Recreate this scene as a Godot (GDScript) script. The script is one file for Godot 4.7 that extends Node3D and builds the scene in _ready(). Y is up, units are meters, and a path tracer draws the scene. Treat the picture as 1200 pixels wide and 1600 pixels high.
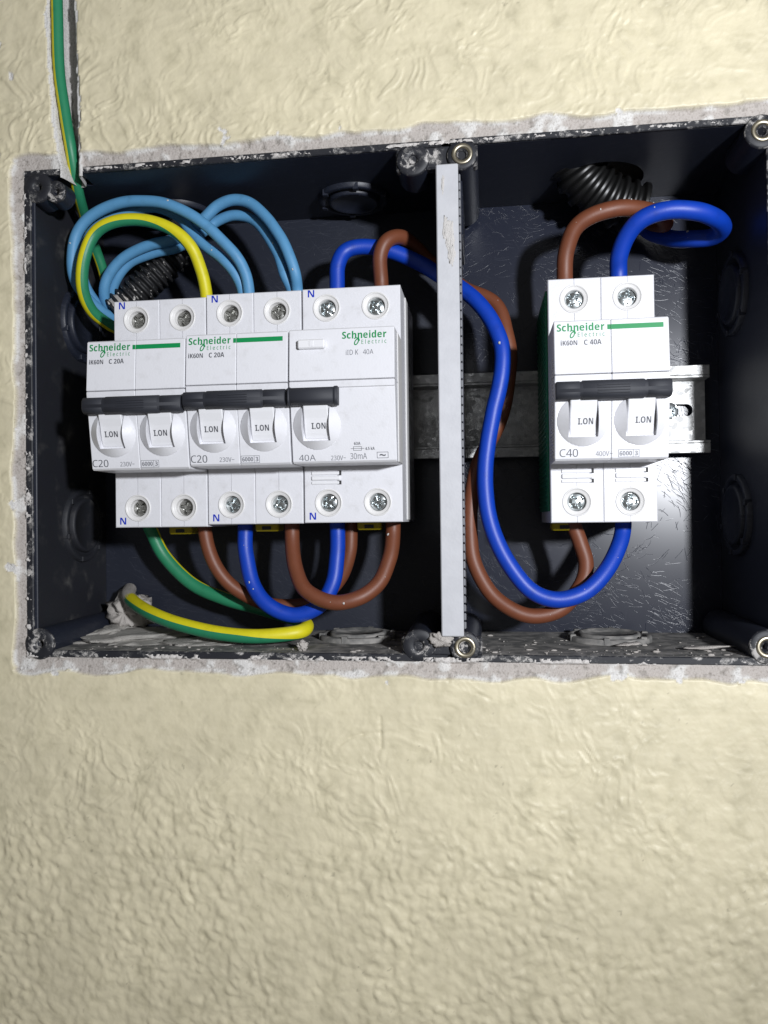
extends Node3D
# All builder coordinates are millimetres; x right, y up, z out of the wall.
const MM := 0.001
var rng := RandomNumberGenerator.new()
var mats := {}
var cache := {}

func V(x: float, y: float, z: float) -> Vector3:
	return Vector3(x, y, z)

# ---------------------------------------------------------------- naming
func numbered(called: String, parent: Node) -> String:
	if not parent.has_node(called):
		return called
	var k := 1
	while parent.has_node("%s_%03d" % [called, k]):
		k += 1
	return "%s_%03d" % [called, k]

func tag(o: Node, label: String, category := "", group := "", kind := "") -> Node:
	if label: o.set_meta("label", label)
	if category: o.set_meta("category", category)
	if group: o.set_meta("group", group)
	if kind: o.set_meta("kind", kind)
	return o

func thing(called: String, label: String, category: String, at := Vector3.ZERO, group := "") -> Node3D:
	var o := Node3D.new()
	o.name = numbered(called, self)
	add_child(o)
	o.position = at * MM
	tag(o, label, category, group)
	return o

func put(called: String, mesh: Mesh, m: Material, parent: Node = self, at := Vector3.ZERO, rot := Vector3.ZERO) -> MeshInstance3D:
	var o := MeshInstance3D.new()
	o.name = numbered(called, parent)
	o.mesh = mesh
	if m: o.material_override = m
	o.position = at * MM
	o.rotation = rot
	parent.add_child(o)
	return o

# ---------------------------------------------------------------- mesh building
func begin() -> SurfaceTool:
	var st := SurfaceTool.new()
	st.begin(Mesh.PRIMITIVE_TRIANGLES)
	st.set_smooth_group(-1)
	return st

func done(st: SurfaceTool) -> ArrayMesh:
	st.generate_normals()
	return st.commit()

func tri(st: SurfaceTool, a: Vector3, b: Vector3, c: Vector3, out: Vector3) -> void:
	# front faces run clockwise seen from the side that «out» points to
	if (b - a).cross(c - a).dot(out) > 0.0:
		var t := b; b = c; c = t
	st.add_vertex(a * MM); st.add_vertex(b * MM); st.add_vertex(c * MM)

func poly(st: SurfaceTool, pts: Array, out: Vector3) -> void:
	for i in range(1, pts.size() - 1):
		tri(st, pts[0], pts[i], pts[i + 1], out)

func box(st: SurfaceTool, lo: Vector3, hi: Vector3, b := 0.0) -> void:
	var c := (lo + hi) / 2.0
	var h := (hi - lo) / 2.0
	b = minf(b, minf(h.x, minf(h.y, h.z)) * 0.9)
	for ax in 3:
		var u := (ax + 1) % 3
		var w := (ax + 2) % 3
		for s in [-1.0, 1.0]:
			var pts := []
			for q in [[-1, -1], [1, -1], [1, 1], [-1, 1]]:
				var p := Vector3.ZERO
				p[ax] = s * h[ax]; p[u] = q[0] * (h[u] - b); p[w] = q[1] * (h[w] - b)
				pts.append(c + p)
			var n := Vector3.ZERO
			n[ax] = s
			poly(st, pts, n)
			if b > 0.0:
				for s2 in [-1.0, 1.0]:       # edge between axis ax side s and axis u side s2
					var e := []
					for q in [[0, -1], [0, 1], [1, 1], [1, -1]]:
						var p := Vector3.ZERO
						p[ax] = s * (h[ax] - (b if q[0] == 1 else 0.0))
						p[u] = s2 * (h[u] - (0.0 if q[0] == 1 else b))
						p[w] = q[1] * (h[w] - b)
						e.append(c + p)
					var n2 := Vector3.ZERO
					n2[ax] = s; n2[u] = s2
					poly(st, e, n2)
	if b > 0.0:
		for sx in [-1.0, 1.0]:
			for sy in [-1.0, 1.0]:
				for sz in [-1.0, 1.0]:
					var s := Vector3(sx, sy, sz)
					tri(st, c + s * (h - Vector3(0, b, b)), c + s * (h - Vector3(b, 0, b)), c + s * (h - Vector3(b, b, 0)), s)

func inset(pr: PackedVector2Array, b: float) -> PackedVector2Array:
	var r := PackedVector2Array()
	var n := pr.size()
	var area := 0.0
	for i in n: area += pr[i].cross(pr[(i + 1) % n])
	var s := signf(area)
	for i in n:
		var d0 := (pr[i] - pr[(i + n - 1) % n]).normalized()
		var d1 := (pr[(i + 1) % n] - pr[i]).normalized()
		var n0 := Vector2(-d0.y, d0.x) * s
		var n1 := Vector2(-d1.y, d1.x) * s
		var m := (n0 + n1)
		m = m / maxf(0.35, m.length_squared()) * 2.0
		r.append(pr[i] + m * b)
	return r

# extrude a (y, z) outline along x with bevelled ends; skip holds the numbers of edges that are left open
func prism(st: SurfaceTool, pr: PackedVector2Array, x0: float, x1: float, b := 0.0, smooth := false) -> void:
	var n := pr.size()
	var area := 0.0
	for i in n: area += pr[i].cross(pr[(i + 1) % n])
	var s := signf(area)
	var small := inset(pr, b) if b > 0.0 else pr
	var idx := Geometry2D.triangulate_polygon(small)
	for e in [[x0, -1.0], [x1, 1.0]]:
		for k in range(0, idx.size(), 3):
			tri(st, V(e[0], small[idx[k]].x, small[idx[k]].y), V(e[0], small[idx[k + 1]].x, small[idx[k + 1]].y), V(e[0], small[idx[k + 2]].x, small[idx[k + 2]].y), V(e[1], 0, 0))
	if smooth: st.set_smooth_group(1)
	for i in n:
		var p := pr[i]
		var q := pr[(i + 1) % n]
		var d := (q - p).normalized()
		var nn := Vector2(d.y, -d.x) * s
		var out := V(0, nn.x, nn.y)
		poly(st, [V(x0 + b, p.x, p.y), V(x1 - b, p.x, p.y), V(x1 - b, q.x, q.y), V(x0 + b, q.x, q.y)], out)
		if b > 0.0:
			var ps := small[i]
			var qs := small[(i + 1) % n]
			poly(st, [V(x0 + b, p.x, p.y), V(x0, ps.x, ps.y), V(x0, qs.x, qs.y), V(x0 + b, q.x, q.y)], out + V(-1, 0, 0))
			poly(st, [V(x1 - b, p.x, p.y), V(x1, ps.x, ps.y), V(x1, qs.x, qs.y), V(x1 - b, q.x, q.y)], out + V(1, 0, 0))
	st.set_smooth_group(-1)

# turn a (radius, z) outline round the z axis
func lathe(st: SurfaceTool, pr: Array, c: Vector3, n := 32, group := 1, stretch := Vector2.ONE) -> void:
	st.set_smooth_group(group)
	for k in pr.size() - 1:
		var a: Vector2 = pr[k]
		var b: Vector2 = pr[k + 1]
		var d := b - a
		if d.length() < 0.0001: continue
		for i in n:
			var t0 := TAU * i / n
			var t1 := TAU * (i + 1) / n
			var e0 := V(cos(t0) * stretch.x, sin(t0) * stretch.y, 0)
			var e1 := V(cos(t1) * stretch.x, sin(t1) * stretch.y, 0)
			var mid := (e0 + e1).normalized()
			var out := mid * (-d.y) + V(0, 0, d.x)      # left of the direction of travel
			out = -out
			var p := c + e0 * a.x + V(0, 0, a.y)
			var q := c + e1 * a.x + V(0, 0, a.y)
			var r := c + e1 * b.x + V(0, 0, b.y)
			var s := c + e0 * b.x + V(0, 0, b.y)
			if a.x > 0.0001: tri(st, p, q, r, out)
			if b.x > 0.0001: tri(st, p, r, s, out)
			if a.x <= 0.0001: pass
	st.set_smooth_group(-1)

func spline(p: Array, i: int, t: float) -> Vector3:
	var n := p.size()
	var a: Vector3 = p[maxi(i - 1, 0)]
	var b: Vector3 = p[i]
	var c: Vector3 = p[mini(i + 1, n - 1)]
	var d: Vector3 = p[mini(i + 2, n - 1)]
	return 0.5 * (2.0 * b + (c - a) * t + (2.0 * a - 5.0 * b + 4.0 * c - d) * t * t + (3.0 * b - a - 3.0 * c + d) * t * t * t)

func path(p: Array, step: float) -> PackedVector3Array:
	var r := PackedVector3Array()
	for i in p.size() - 1:
		var n := maxi(2, int(p[i].distance_to(p[i + 1]) / step))
		for k in n: r.append(spline(p, i, float(k) / n))
	r.append(p[-1])
	return r

# rings round a path, with frames carried along it: [centres, normals, binormals]
func frames(pts: PackedVector3Array, up: Vector3) -> Array:
	var ns := PackedVector3Array()
	var bs := PackedVector3Array()
	var n := up
	for i in pts.size():
		var t := (pts[mini(i + 1, pts.size() - 1)] - pts[maxi(i - 1, 0)]).normalized()
		n = (n - t * n.dot(t)).normalized()
		ns.append(n); bs.append(t.cross(n))
	return [ns, bs]

# radius may vary along the tube; sectors s0..s1 of n are drawn (a stripe takes some of them)
func tube(st: SurfaceTool, pts: PackedVector3Array, radius: PackedFloat32Array, n: int, s0: int, s1: int, up := Vector3(0, 0, 1), twist := 0.0, closed := true, t0 := 0.3) -> void:
	var f := frames(pts, up)
	st.set_smooth_group(1)
	var m := pts.size()
	for i in m - 1:
		for k in range(s0, s1):
			var q := []
			var mid := Vector3.ZERO
			for c in [[0, 0], [1, 0], [1, 1], [0, 1]]:
				var j: int = i + c[0]
				var a: float = TAU * (k + c[1]) / n + twist * smoothstep(t0, t0 + 0.25, float(j) / m)
				var d: Vector3 = f[0][j] * cos(a) + f[1][j] * sin(a)
				mid += d
				q.append(pts[j] + d * radius[j])
			poly(st, q, mid)
	st.set_smooth_group(-1)
	if closed:
		for e in [0, m - 1]:
			var dir := (pts[0] - pts[1]) if e == 0 else (pts[m - 1] - pts[m - 2])
			for k in range(s0, s1):
				var a0: float = TAU * k / n + twist * smoothstep(t0, t0 + 0.25, float(e) / m)
				var a1: float = TAU * (k + 1) / n + twist * smoothstep(t0, t0 + 0.25, float(e) / m)
				tri(st, pts[e], pts[e] + (f[0][e] * cos(a0) + f[1][e] * sin(a0)) * radius[e], pts[e] + (f[0][e] * cos(a1) + f[1][e] * sin(a1)) * radius[e], dir)

func even(n: int, r: float) -> PackedFloat32Array:
	var a := PackedFloat32Array()
	a.resize(n)
	a.fill(r)
	return a

# ---------------------------------------------------------------- materials
func lin(r: float, g: float, b: float) -> Color:
	return Color(r, g, b).linear_to_srgb()

func mat(called: String, c: Color, rough: float, metal := 0.0) -> StandardMaterial3D:
	var m := StandardMaterial3D.new()
	m.resource_name = called
	m.albedo_color = c
	m.roughness = rough
	m.metallic = metal
	mats[called] = m
	return m

func noise(freq: float, s: int, oct := 3, kind := FastNoiseLite.TYPE_SIMPLEX_SMOOTH) -> FastNoiseLite:
	var n := FastNoiseLite.new()
	n.noise_type = kind
	n.frequency = freq
	n.seed = s
	n.fractal_octaves = oct
	if oct == 1: n.fractal_type = FastNoiseLite.FRACTAL_NONE
	return n

# thin strokes, some of them in sweeping bundles, drawn into an image
func strokes(im: Image, count: int, len0: float, len1: float, ang: float, spread: float, c: Color, fade := 0.6, wrap := false) -> void:
	var w := im.get_width()
	var h := im.get_height()
	for i in count:
		var x := rng.randf() * w
		var y := rng.randf() * h
		var a := ang + rng.randfn(0.0, spread)
		var bend := rng.randfn(0.0, 0.004)
		var l := rng.randf_range(len0, len1)
		var k := rng.randf_range(1.0 - fade, 1.0)
		var s := 0.0
		while s < l:
			var px := int(x); var py := int(y)
			if wrap:
				px = posmod(px, w); py = posmod(py, h)
			if px >= 0 and py >= 0 and px < w and py < h:
				var o := im.get_pixel(px, py)
				im.set_pixel(px, py, o.lerp(c, k * minf(1.0, minf(s, l - s) / 4.0 + 0.3)))
			x += cos(a); y += sin(a); a += bend
			s += 1.0

# a sweep of short, nearly parallel scratches, drawn into each image alike
func bundle(ims: Array, ang: float, cs: Array) -> void:
	var w: int = ims[0].get_width()
	var c := Vector2(rng.randf() * w, rng.randf() * w)
	var a := ang + rng.randfn(0.0, 0.45)
	var bend := rng.randfn(0.0, 0.006)
	for i in rng.randi_range(10, 34):
		var p := c + Vector2(rng.randfn(0.0, 90.0), rng.randfn(0.0, 90.0))
		var t := a + rng.randfn(0.0, 0.10)
		var l := rng.randf_range(18, 100)
		var k := rng.randf_range(0.2, 1.0)
		for q in int(l):
			var x := posmod(int(p.x), w)
			var y := posmod(int(p.y), w)
			for n in ims.size():
				var im: Image = ims[n]
				im.set_pixel(x, y, im.get_pixel(x, y).lerp(cs[n], k * minf(1.0, minf(q * 2.5, l - q) / (l * 0.5) + 0.05)))
			p += Vector2(cos(t), sin(t))
			t += bend

func tri_map(m: StandardMaterial3D, per_mm: float) -> void:
	m.uv1_triplanar = true
	m.uv1_world_triplanar = true
	m.uv1_scale = Vector3.ONE * (1000.0 / per_mm)
	m.uv1_triplanar_sharpness = 6.0

func noise_image(size: int, n: FastNoiseLite, g: Gradient) -> ImageTexture:
	var src := n.get_seamless_image(size, size)
	var im := Image.create(size, size, false, Image.FORMAT_RGB8)
	for y in size:
		for x in size:
			im.set_pixel(x, y, g.sample(src.get_pixel(x, y).r))
	return ImageTexture.create_from_image(im)

func grad(stops: Array) -> Gradient:
	var g := Gradient.new()
	g.offsets = PackedFloat32Array(stops.map(func(s): return s[0]))
	g.colors = PackedColorArray(stops.map(func(s): return s[1]))
	return g

func make_materials() -> void:
	var w := mat("white_plastic", lin(0.70, 0.70, 0.73), 0.38)
	var fine := NoiseTexture2D.new()
	fine.width = 256; fine.height = 256; fine.seamless = true; fine.as_normal_map = true; fine.bump_strength = 2.0
	fine.noise = noise(0.12, 5, 2)
	w.normal_enabled = true; w.normal_texture = fine; w.normal_scale = 0.12
	tri_map(w, 31.0)
	var gw := grad([[0.0, lin(0.90, 0.895, 0.885)], [0.2, lin(0.975, 0.974, 0.97)], [0.4, Color.WHITE], [1.0, Color.WHITE]])
	w.albedo_texture = noise_image(256, noise(0.02, 15, 5), gw)
	mat("toggle_white", lin(0.74, 0.74, 0.76), 0.3)
	mat("collar_white", lin(0.70, 0.69, 0.68), 0.35)
	var hb := mat("handle_black", lin(0.021, 0.023, 0.031), 0.62)
	hb.normal_enabled = true; hb.normal_texture = fine; hb.normal_scale = 0.3
	tri_map(hb, 8.0)
	mat("brand_green", lin(0.0, 0.235, 0.065), 0.45)
	mat("print_grey", lin(0.085, 0.088, 0.10), 0.5)
	mat("print_light", lin(0.15, 0.155, 0.175), 0.5)
	mat("print_blue", lin(0.005, 0.03, 0.42), 0.45)
	mat("screw_steel", lin(0.58, 0.62, 0.63), 0.24, 1.0)
	mat("screw_dull", lin(0.40, 0.40, 0.38), 0.38, 1.0)
	mat("well_dark", lin(0.03, 0.03, 0.03), 0.7)
	mat("brass", lin(0.42, 0.38, 0.29), 0.42, 1.0)
	mat("clip_yellow", lin(0.38, 0.30, 0.0), 0.45)
	mat("side_green", lin(0.0, 0.15, 0.065), 0.45)
	for a in [["wire_blue", lin(0.002, 0.046, 0.43), 0.46], ["wire_brown", lin(0.165, 0.050, 0.022), 0.5], ["wire_light_blue", lin(0.10, 0.30, 0.53), 0.55], ["wire_yellow", lin(0.68, 0.61, 0.010), 0.48], ["wire_green", lin(0.022, 0.22, 0.105), 0.46]]:
		var m := mat(a[0], a[1], a[2])
		var g := grad([[0.0, lin(0.80, 0.80, 0.80)], [0.35, lin(0.95, 0.95, 0.95)], [1.0, Color.WHITE]])
		m.albedo_texture = noise_image(128, noise(0.03, 40, 4), g)
		m.normal_enabled = true; m.normal_texture = fine; m.normal_scale = 0.10
		tri_map(m, 22.0)
	# black moulded plastic: scuffed, with pale wear marks
	var sc := Image.create(1024, 1024, false, Image.FORMAT_RGB8)
	sc.fill(lin(0.0135, 0.016, 0.028))
	var bump := Image.create(1024, 1024, false, Image.FORMAT_RGB8)
	bump.fill(Color(0.5, 0.5, 0.5))
	strokes(sc, 260, 10, 90, 0.5, 0.5, lin(0.045, 0.05, 0.065), 0.7, true)
	strokes(sc, 120, 6, 30, 0.9, 1.0, lin(0.12, 0.12, 0.13), 0.8, true)
	strokes(bump, 1500, 15, 120, 0.35, 0.45, Color(0.15, 0.15, 0.15), 0.7, true)
	strokes(bump, 900, 15, 90, 0.9, 1.6, Color(0.8, 0.8, 0.8), 0.7, true)
	for k in 40:
		bundle([sc, bump], 0.3, [lin(0.06, 0.064, 0.08), Color(0.2, 0.2, 0.2)])
	bump.bump_map_to_normal_map(2.0)
	var bm := mat("box_black", Color.WHITE, 0.46)
	bm.albedo_texture = ImageTexture.create_from_image(sc)
	bm.normal_enabled = true; bm.normal_texture = ImageTexture.create_from_image(bump); bm.normal_scale = 0.35
	tri_map(bm, 95.0)
	# back panels: the same plastic, rubbed in short sweeping strokes
	var s2 := Image.create(2048, 2048, false, Image.FORMAT_RGB8)
	s2.fill(lin(0.0125, 0.0155, 0.029))
	var b2 := Image.create(2048, 2048, false, Image.FORMAT_RGB8)
	b2.fill(Color(0.5, 0.5, 0.5))
	strokes(s2, 120, 20, 70, 0.0, 1.6, lin(0.05, 0.055, 0.07), 0.8, true)
	for k in 75:
		bundle([s2, b2], 0.42, [lin(0.15, 0.16, 0.185), Color(0.08, 0.08, 0.08)])
	for k in 90:
		bundle([b2], 0.5, [Color(0.88, 0.88, 0.88)])
	strokes(b2, 700, 20, 90, 0.0, 1.6, Color(0.15, 0.15, 0.15), 0.8, true)
	b2.bump_map_to_normal_map(3.0)
	var bk := mat("panel_black", Color.WHITE, 0.27)
	bk.albedo_texture = ImageTexture.create_from_image(s2)
	bk.normal_enabled = true; bk.normal_texture = ImageTexture.create_from_image(b2); bk.normal_scale = 0.8
	tri_map(bk, 150.0)
	# rim: the plastic with dragged plaster on it
	var gr := grad([[0.0, lin(0.012, 0.013, 0.018)], [0.54, lin(0.014, 0.015, 0.020)], [0.62, lin(0.05, 0.05, 0.052)], [0.69, lin(0.16, 0.155, 0.15)], [0.74, lin(0.42, 0.40, 0.38)], [1.0, lin(0.52, 0.50, 0.48)]])
	var rn := noise(0.018, 8, 6)
	rn.domain_warp_enabled = true; rn.domain_warp_amplitude = 70.0
	var rm := mat("rim_smeared", Color.WHITE, 0.55)
	rm.albedo_texture = noise_image(512, rn, gr)
	tri_map(rm, 80.0)
	# floor of the boxes: plastic under plaster dust
	var gd := grad([[0.0, lin(0.08, 0.08, 0.08)], [0.4, lin(0.16, 0.157, 0.15)], [0.62, lin(0.25, 0.24, 0.225)], [1.0, lin(0.36, 0.345, 0.325)]])
	var dm := mat("dusty_plastic", Color.WHITE, 0.9)
	dm.albedo_texture = noise_image(512, noise(0.018, 21, 5), gd)
	tri_map(dm, 70.0)
	var gl := grad([[0.0, lin(0.012, 0.013, 0.018)], [0.55, lin(0.013, 0.014, 0.019)], [0.7, lin(0.024, 0.024, 0.028)], [0.85, lin(0.055, 0.055, 0.055)], [1.0, lin(0.12, 0.117, 0.112)]])
	var dl := mat("lightly_dusted", Color.WHITE, 0.6)
	dl.albedo_texture = noise_image(512, noise(0.010, 33, 5), gl)
	dl.normal_enabled = true; dl.normal_texture = bm.normal_texture; dl.normal_scale = 0.3
	tri_map(dl, 80.0)
	# corrugated tube with paint splashes
	var gc := grad([[0.0, lin(0.010, 0.010, 0.011)], [0.78, lin(0.010, 0.010, 0.011)], [0.81, lin(0.50, 0.48, 0.45)], [1.0, lin(0.62, 0.60, 0.57)]])
	var cm := mat("tube_splashed", Color.WHITE, 0.62)
	cm.albedo_texture = noise_image(256, noise(0.03, 12, 3), gc)
	tri_map(cm, 30.0)
	mat("tube_black", lin(0.006, 0.006, 0.006), 0.4)
	# galvanised steel
	var zs := Image.create(512, 512, false, Image.FORMAT_RGB8)
	var cell := noise(0.03, 3, 1, FastNoiseLite.TYPE_CELLULAR)
	cell.cellular_return_type = FastNoiseLite.RETURN_CELL_VALUE
	cell.domain_warp_enabled = true; cell.domain_warp_amplitude = 25.0
	zs = cell.get_seamless_image(512, 512)
	var zt := Image.create(512, 512, false, Image.FORMAT_RGB8)
	var gz := grad([[0.0, lin(0.42, 0.42, 0.415)], [1.0, lin(0.56, 0.56, 0.55)]])
	var gro := Image.create(512, 512, false, Image.FORMAT_RGB8)
	for y in 512:
		for x in 512:
			var v := zs.get_pixel(x, y).r
			zt.set_pixel(x, y, gz.sample(v))
			var r := 0.46 + 0.22 * fmod(v * 7.3, 1.0)
			gro.set_pixel(x, y, Color(r, r, r))
	var zm := mat("galvanised", Color.WHITE, 1.0, 0.95)
	zm.albedo_texture = ImageTexture.create_from_image(zt)
	zm.roughness_texture = ImageTexture.create_from_image(gro)
	zm.normal_enabled = true; zm.normal_texture = fine; zm.normal_scale = 0.25
	tri_map(zm, 26.0)
	# pale grey strip
	var gs := grad([[0.0, lin(0.49, 0.495, 0.52)], [0.5, lin(0.52, 0.525, 0.55)], [1.0, lin(0.55, 0.555, 0.58)]])
	var sm := mat("strip_grey", Color.WHITE, 0.42)
	sm.albedo_texture = noise_image(256, noise(0.015, 9, 4), gs)
	sm.normal_enabled = true; sm.normal_texture = fine; sm.normal_scale = 0.08
	tri_map(sm, 40.0)
	mat("flange_grey", lin(0.20, 0.205, 0.22), 0.55)
	# plaster
	var pb := NoiseTexture2D.new()
	pb.width = 512; pb.height = 512; pb.seamless = true; pb.as_normal_map = true; pb.bump_strength = 8.0
	pb.noise = noise(0.05, 77, 5)
	var pm := mat("plaster", Color.WHITE, 0.95)
	pm.vertex_color_use_as_albedo = true
	pm.normal_enabled = true; pm.normal_texture = pb; pm.normal_scale = 0.35
	var gp := grad([[0.0, lin(0.45, 0.42, 0.40)], [0.28, lin(0.85, 0.84, 0.83)], [0.5, lin(0.95, 0.95, 0.95)], [1.0, Color.WHITE]])
	pm.albedo_texture = noise_image(512, noise(0.06, 71, 5), gp)
	tri_map(pm, 32.0)
	var cr := mat("crumb", lin(0.44, 0.41, 0.38), 0.95)
	cr.normal_enabled = true; cr.normal_texture = pb; cr.normal_scale = 1.0
	tri_map(cr, 14.0)
	var fl := mat("filler", lin(0.55, 0.53, 0.51), 0.95)
	fl.normal_enabled = true; fl.normal_texture = pb; fl.normal_scale = 0.8
	tri_map(fl, 18.0)
	var dg := mat("dust_grey", lin(0.34, 0.325, 0.30), 1.0)
	dg.normal_enabled = true; dg.normal_texture = pb; dg.normal_scale = 0.8
	tri_map(dg, 24.0)
	# wall paint
	var fp := NoiseTexture2D.new()
	fp.width = 512; fp.height = 512; fp.seamless = true; fp.as_normal_map = true; fp.bump_strength = 6.0
	fp.noise = noise(0.02, 55, 4)
	var wp := mat("wall_paint", Color.WHITE, 0.50)
	wp.vertex_color_use_as_albedo = true
	wp.normal_enabled = true; wp.normal_texture = fp; wp.normal_scale = 0.22
	var gq := grad([[0.0, lin(0.80, 0.80, 0.78)], [0.3, lin(0.94, 0.94, 0.93)], [0.6, Color.WHITE], [1.0, Color.WHITE]])
	wp.albedo_texture = noise_image(512, noise(0.012, 61, 5), gq)
	tri_map(wp, 70.0)

# ---------------------------------------------------------------- wall
var n_low := noise(0.03, 101, 2)
var n_mid := noise(0.17, 102, 3)
var n_bump := noise(0.225, 103, 1)
var n_broad := noise(0.075, 109, 2)
var n_cell := noise(0.23, 110, 1, FastNoiseLite.TYPE_CELLULAR)
var n_spot := noise(0.11, 111, 2)
var n_swirl := noise(0.10, 104, 2)
var n_warp := noise(0.035, 105, 2)
var n_chip := noise(0.085, 106, 3)
var n_rough := noise(0.55, 107, 3)
var n_patch := noise(0.018, 108, 2)

# hairline cracks and nicks in the paint: ends and depth
var cracks := [[Vector2(85.3, -121.0), Vector2(89.0, -118.7), 0.22], [Vector2(89.0, -118.7), Vector2(93.4, -117.4), 0.26], [Vector2(93.4, -117.4), Vector2(99.8, -116.6), 0.3], [Vector2(99.8, -111.2), Vector2(100.1, -122.0), 0.4], [Vector2(122.6, -93.5), Vector2(124.3, -98.0), 0.35], [Vector2(134.6, -102.3), Vector2(138.0, -103.8), 0.3]]

func smear_gate(x: float, y: float) -> float:
	return n_mid.get_noise_2d(x * 0.35 + 500.0, y * 0.9) + 0.5 * n_rough.get_noise_2d(x, y + 90.0) + 0.25 * n_low.get_noise_2d(x, y)

# returns [height, kind (0 none, 1 paint, 2 plaster), colour]
func wall_at(x: float, y: float) -> Array:
	var dx := maxf(-35.4 - x, x - 239.5)
	var dy := maxf(-92.0 - y, y - 93.0)
	var sd := Vector2(maxf(dx, 0), maxf(dy, 0)).length() + minf(maxf(dx, dy), 0.0)
	# chase cut for the earth wire
	if y > 88.0:
		var t := (y - 91.0) / 66.0
		var j := 0.5 * n_mid.get_noise_2d(7.0, y * 1.3)
		var l := lerpf(-19.4, -24.0, clampf(t * 1.4, 0, 1)) + j
		var r := lerpf(-12.6, -14.0, clampf(t, 0, 1)) + 0.6 * n_mid.get_noise_2d(40.0, y)
		var w := minf(x - l, r - x)
		if w > -1.2 - 1.2 * n_mid.get_noise_2d(x * 0.15, y * 0.3):
			var rough := 0.06 * n_rough.get_noise_2d(x, y)
			if w > 0.0:
				return [maxf(-7.0, 2.2 - w * 4.5) + rough, 2, Color(0.56, 0.54, 0.52)]
			return [2.6 + rough, 2, Color(0.66, 0.65, 0.63)]
	if sd < 0.0:
		if sd < (-1.5 if y > 0.0 else -2.4):
			return [1.0, 0, Color.WHITE]
		var gate := smear_gate(x, y)
		var thr := 0.16 + 0.10 * -sd
		if y < 0.0 and dx < dy: thr -= 0.10
		if absf(x - 124.0) < 5.0: thr -= 0.45
		return [clampf(2.0 + (gate - thr) * 3.0, 0.9, 2.75), 2, Color(0.60, 0.575, 0.55)]
	var band := 4.9 + 2.4 * n_low.get_noise_2d(x, y) + 0.9 * n_mid.get_noise_2d(x * 0.22, y * 0.22)
	if dx > dy and x < 0.0: band *= 0.78
	var chip := n_chip.get_noise_2d(x * 0.8, y * 0.8)
	var fine := n_rough.get_noise_2d(x, y)
	var edge := sd - band
	# bare plaster, with whiter filler in places
	var pc := Color(0.475, 0.438, 0.405)
	var g := smoothstep(0.0, 0.22, chip - 0.20)
	g = maxf(g, smoothstep(-1.6, -0.6, edge) * smoothstep(0.0, 0.2, chip + 0.14))
	pc = pc.lerp(Color(0.68, 0.665, 0.64), g)
	var pit := smoothstep(0.34, 0.5, n_mid.get_noise_2d(x * 1.6 + 31.0, y * 1.6))
	pc = pc.lerp(Color(0.22, 0.20, 0.18), pit * 0.5)
	var hp := 1.5 + 0.30 * chip + 0.05 * fine + 0.25 * g - 0.5 * pit + 0.14 * sd
	if edge < -0.5:
		return [hp, 2, pc]
	# painted relief: drips and lumps above, orange peel below
	var low := smoothstep(-108.0, -175.0, y)
	var wx := 8.0 * n_warp.get_noise_2d(x, y)
	var wy := 8.0 * n_warp.get_noise_2d(x + 300.0, y)
	var sw := n_swirl.get_noise_2d((x + wx) * 2.2, (y + wy) * 1.6)
	var ridge := smoothstep(-0.1, 0.5, sw) * 0.34
	var pe := n_bump.get_noise_2d(x + 0.1 * wx, y + 0.1 * wy)
	var blob := smoothstep(-0.25, -0.95, n_cell.get_noise_2d(x + 0.12 * wx + 0.8 * pe, y + 0.12 * wy))
	var dots := (0.24 + 0.12 * low) * blob + (0.17 + 0.09 * low) * (pe + 0.6) + 0.06 * n_mid.get_noise_2d(x * 2.0, y * 2.0)
	var broad := n_broad.get_noise_2d(x, y)
	var patch := clampf(0.70 + 0.8 * n_patch.get_noise_2d(x, y) + 0.25 * low, 0.25 + 0.35 * low, 1.1)
	var calm := lerpf(0.45, 1.0, smoothstep(-100.0, -140.0, y)) if y < 0.0 else 1.0
	var hq := 3.3 + (lerpf(ridge + dots * 0.35, dots + ridge * 0.35, low) * patch + 0.16 * broad) * calm + 0.45 * n_low.get_noise_2d(x * 0.5, y * 0.5)
	hq += 0.022 * fine + 0.05 * n_mid.get_noise_2d(x * 0.06, y * 3.0) * (1.0 - low)
	var t := smoothstep(-0.5, 0.5, edge)
	if y < -104.0 and y > -135.0 or y < -93.0 and x > 115.0 and x < 150.0:
		for c in cracks:
			var d := Vector2(x, y).distance_to(Geometry2D.get_closest_point_to_segment(Vector2(x, y), c[0], c[1]))
			if d < 0.9: hq -= c[2] * (1.0 - d / 0.9)
	var tone := 1.0 + 0.07 * n_low.get_noise_2d(x * 0.7, y * 0.7 + 60.0) + 0.04 * n_patch.get_noise_2d(x * 2.0, y * 2.0)
	tone *= 1.0 - 0.06 * smoothstep(0.38, 0.65, n_spot.get_noise_2d(x, y)) - 0.30 * smoothstep(0.60, 0.68, n_mid.get_noise_2d(x * 1.3 + 9.0, y * 1.3)) * smoothstep(0.1, 0.4, n_patch.get_noise_2d(x + 50.0, y))
	var qc := Color(0.685 * tone, 0.620 * tone, 0.438 * tone)
	var flake := maxf(0.0, chip - 0.47 - 0.03 * edge) if edge < 9.0 else 0.0
	if x < -38.0 and y > 90.0: flake = maxf(flake, n_chip.get_noise_2d(x * 1.1 + 70.0, y * 0.7) - 0.45)
	if flake > 0.0:
		return [hq - 0.3 * smoothstep(0.0, 0.08, flake), 2, qc.lerp(Color(0.72, 0.705, 0.68), smoothstep(0.0, 0.04, flake))]
	return [lerpf(hp, hq, t), 1 if edge > 0.0 else 2, pc.lerp(qc, t)]

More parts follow.
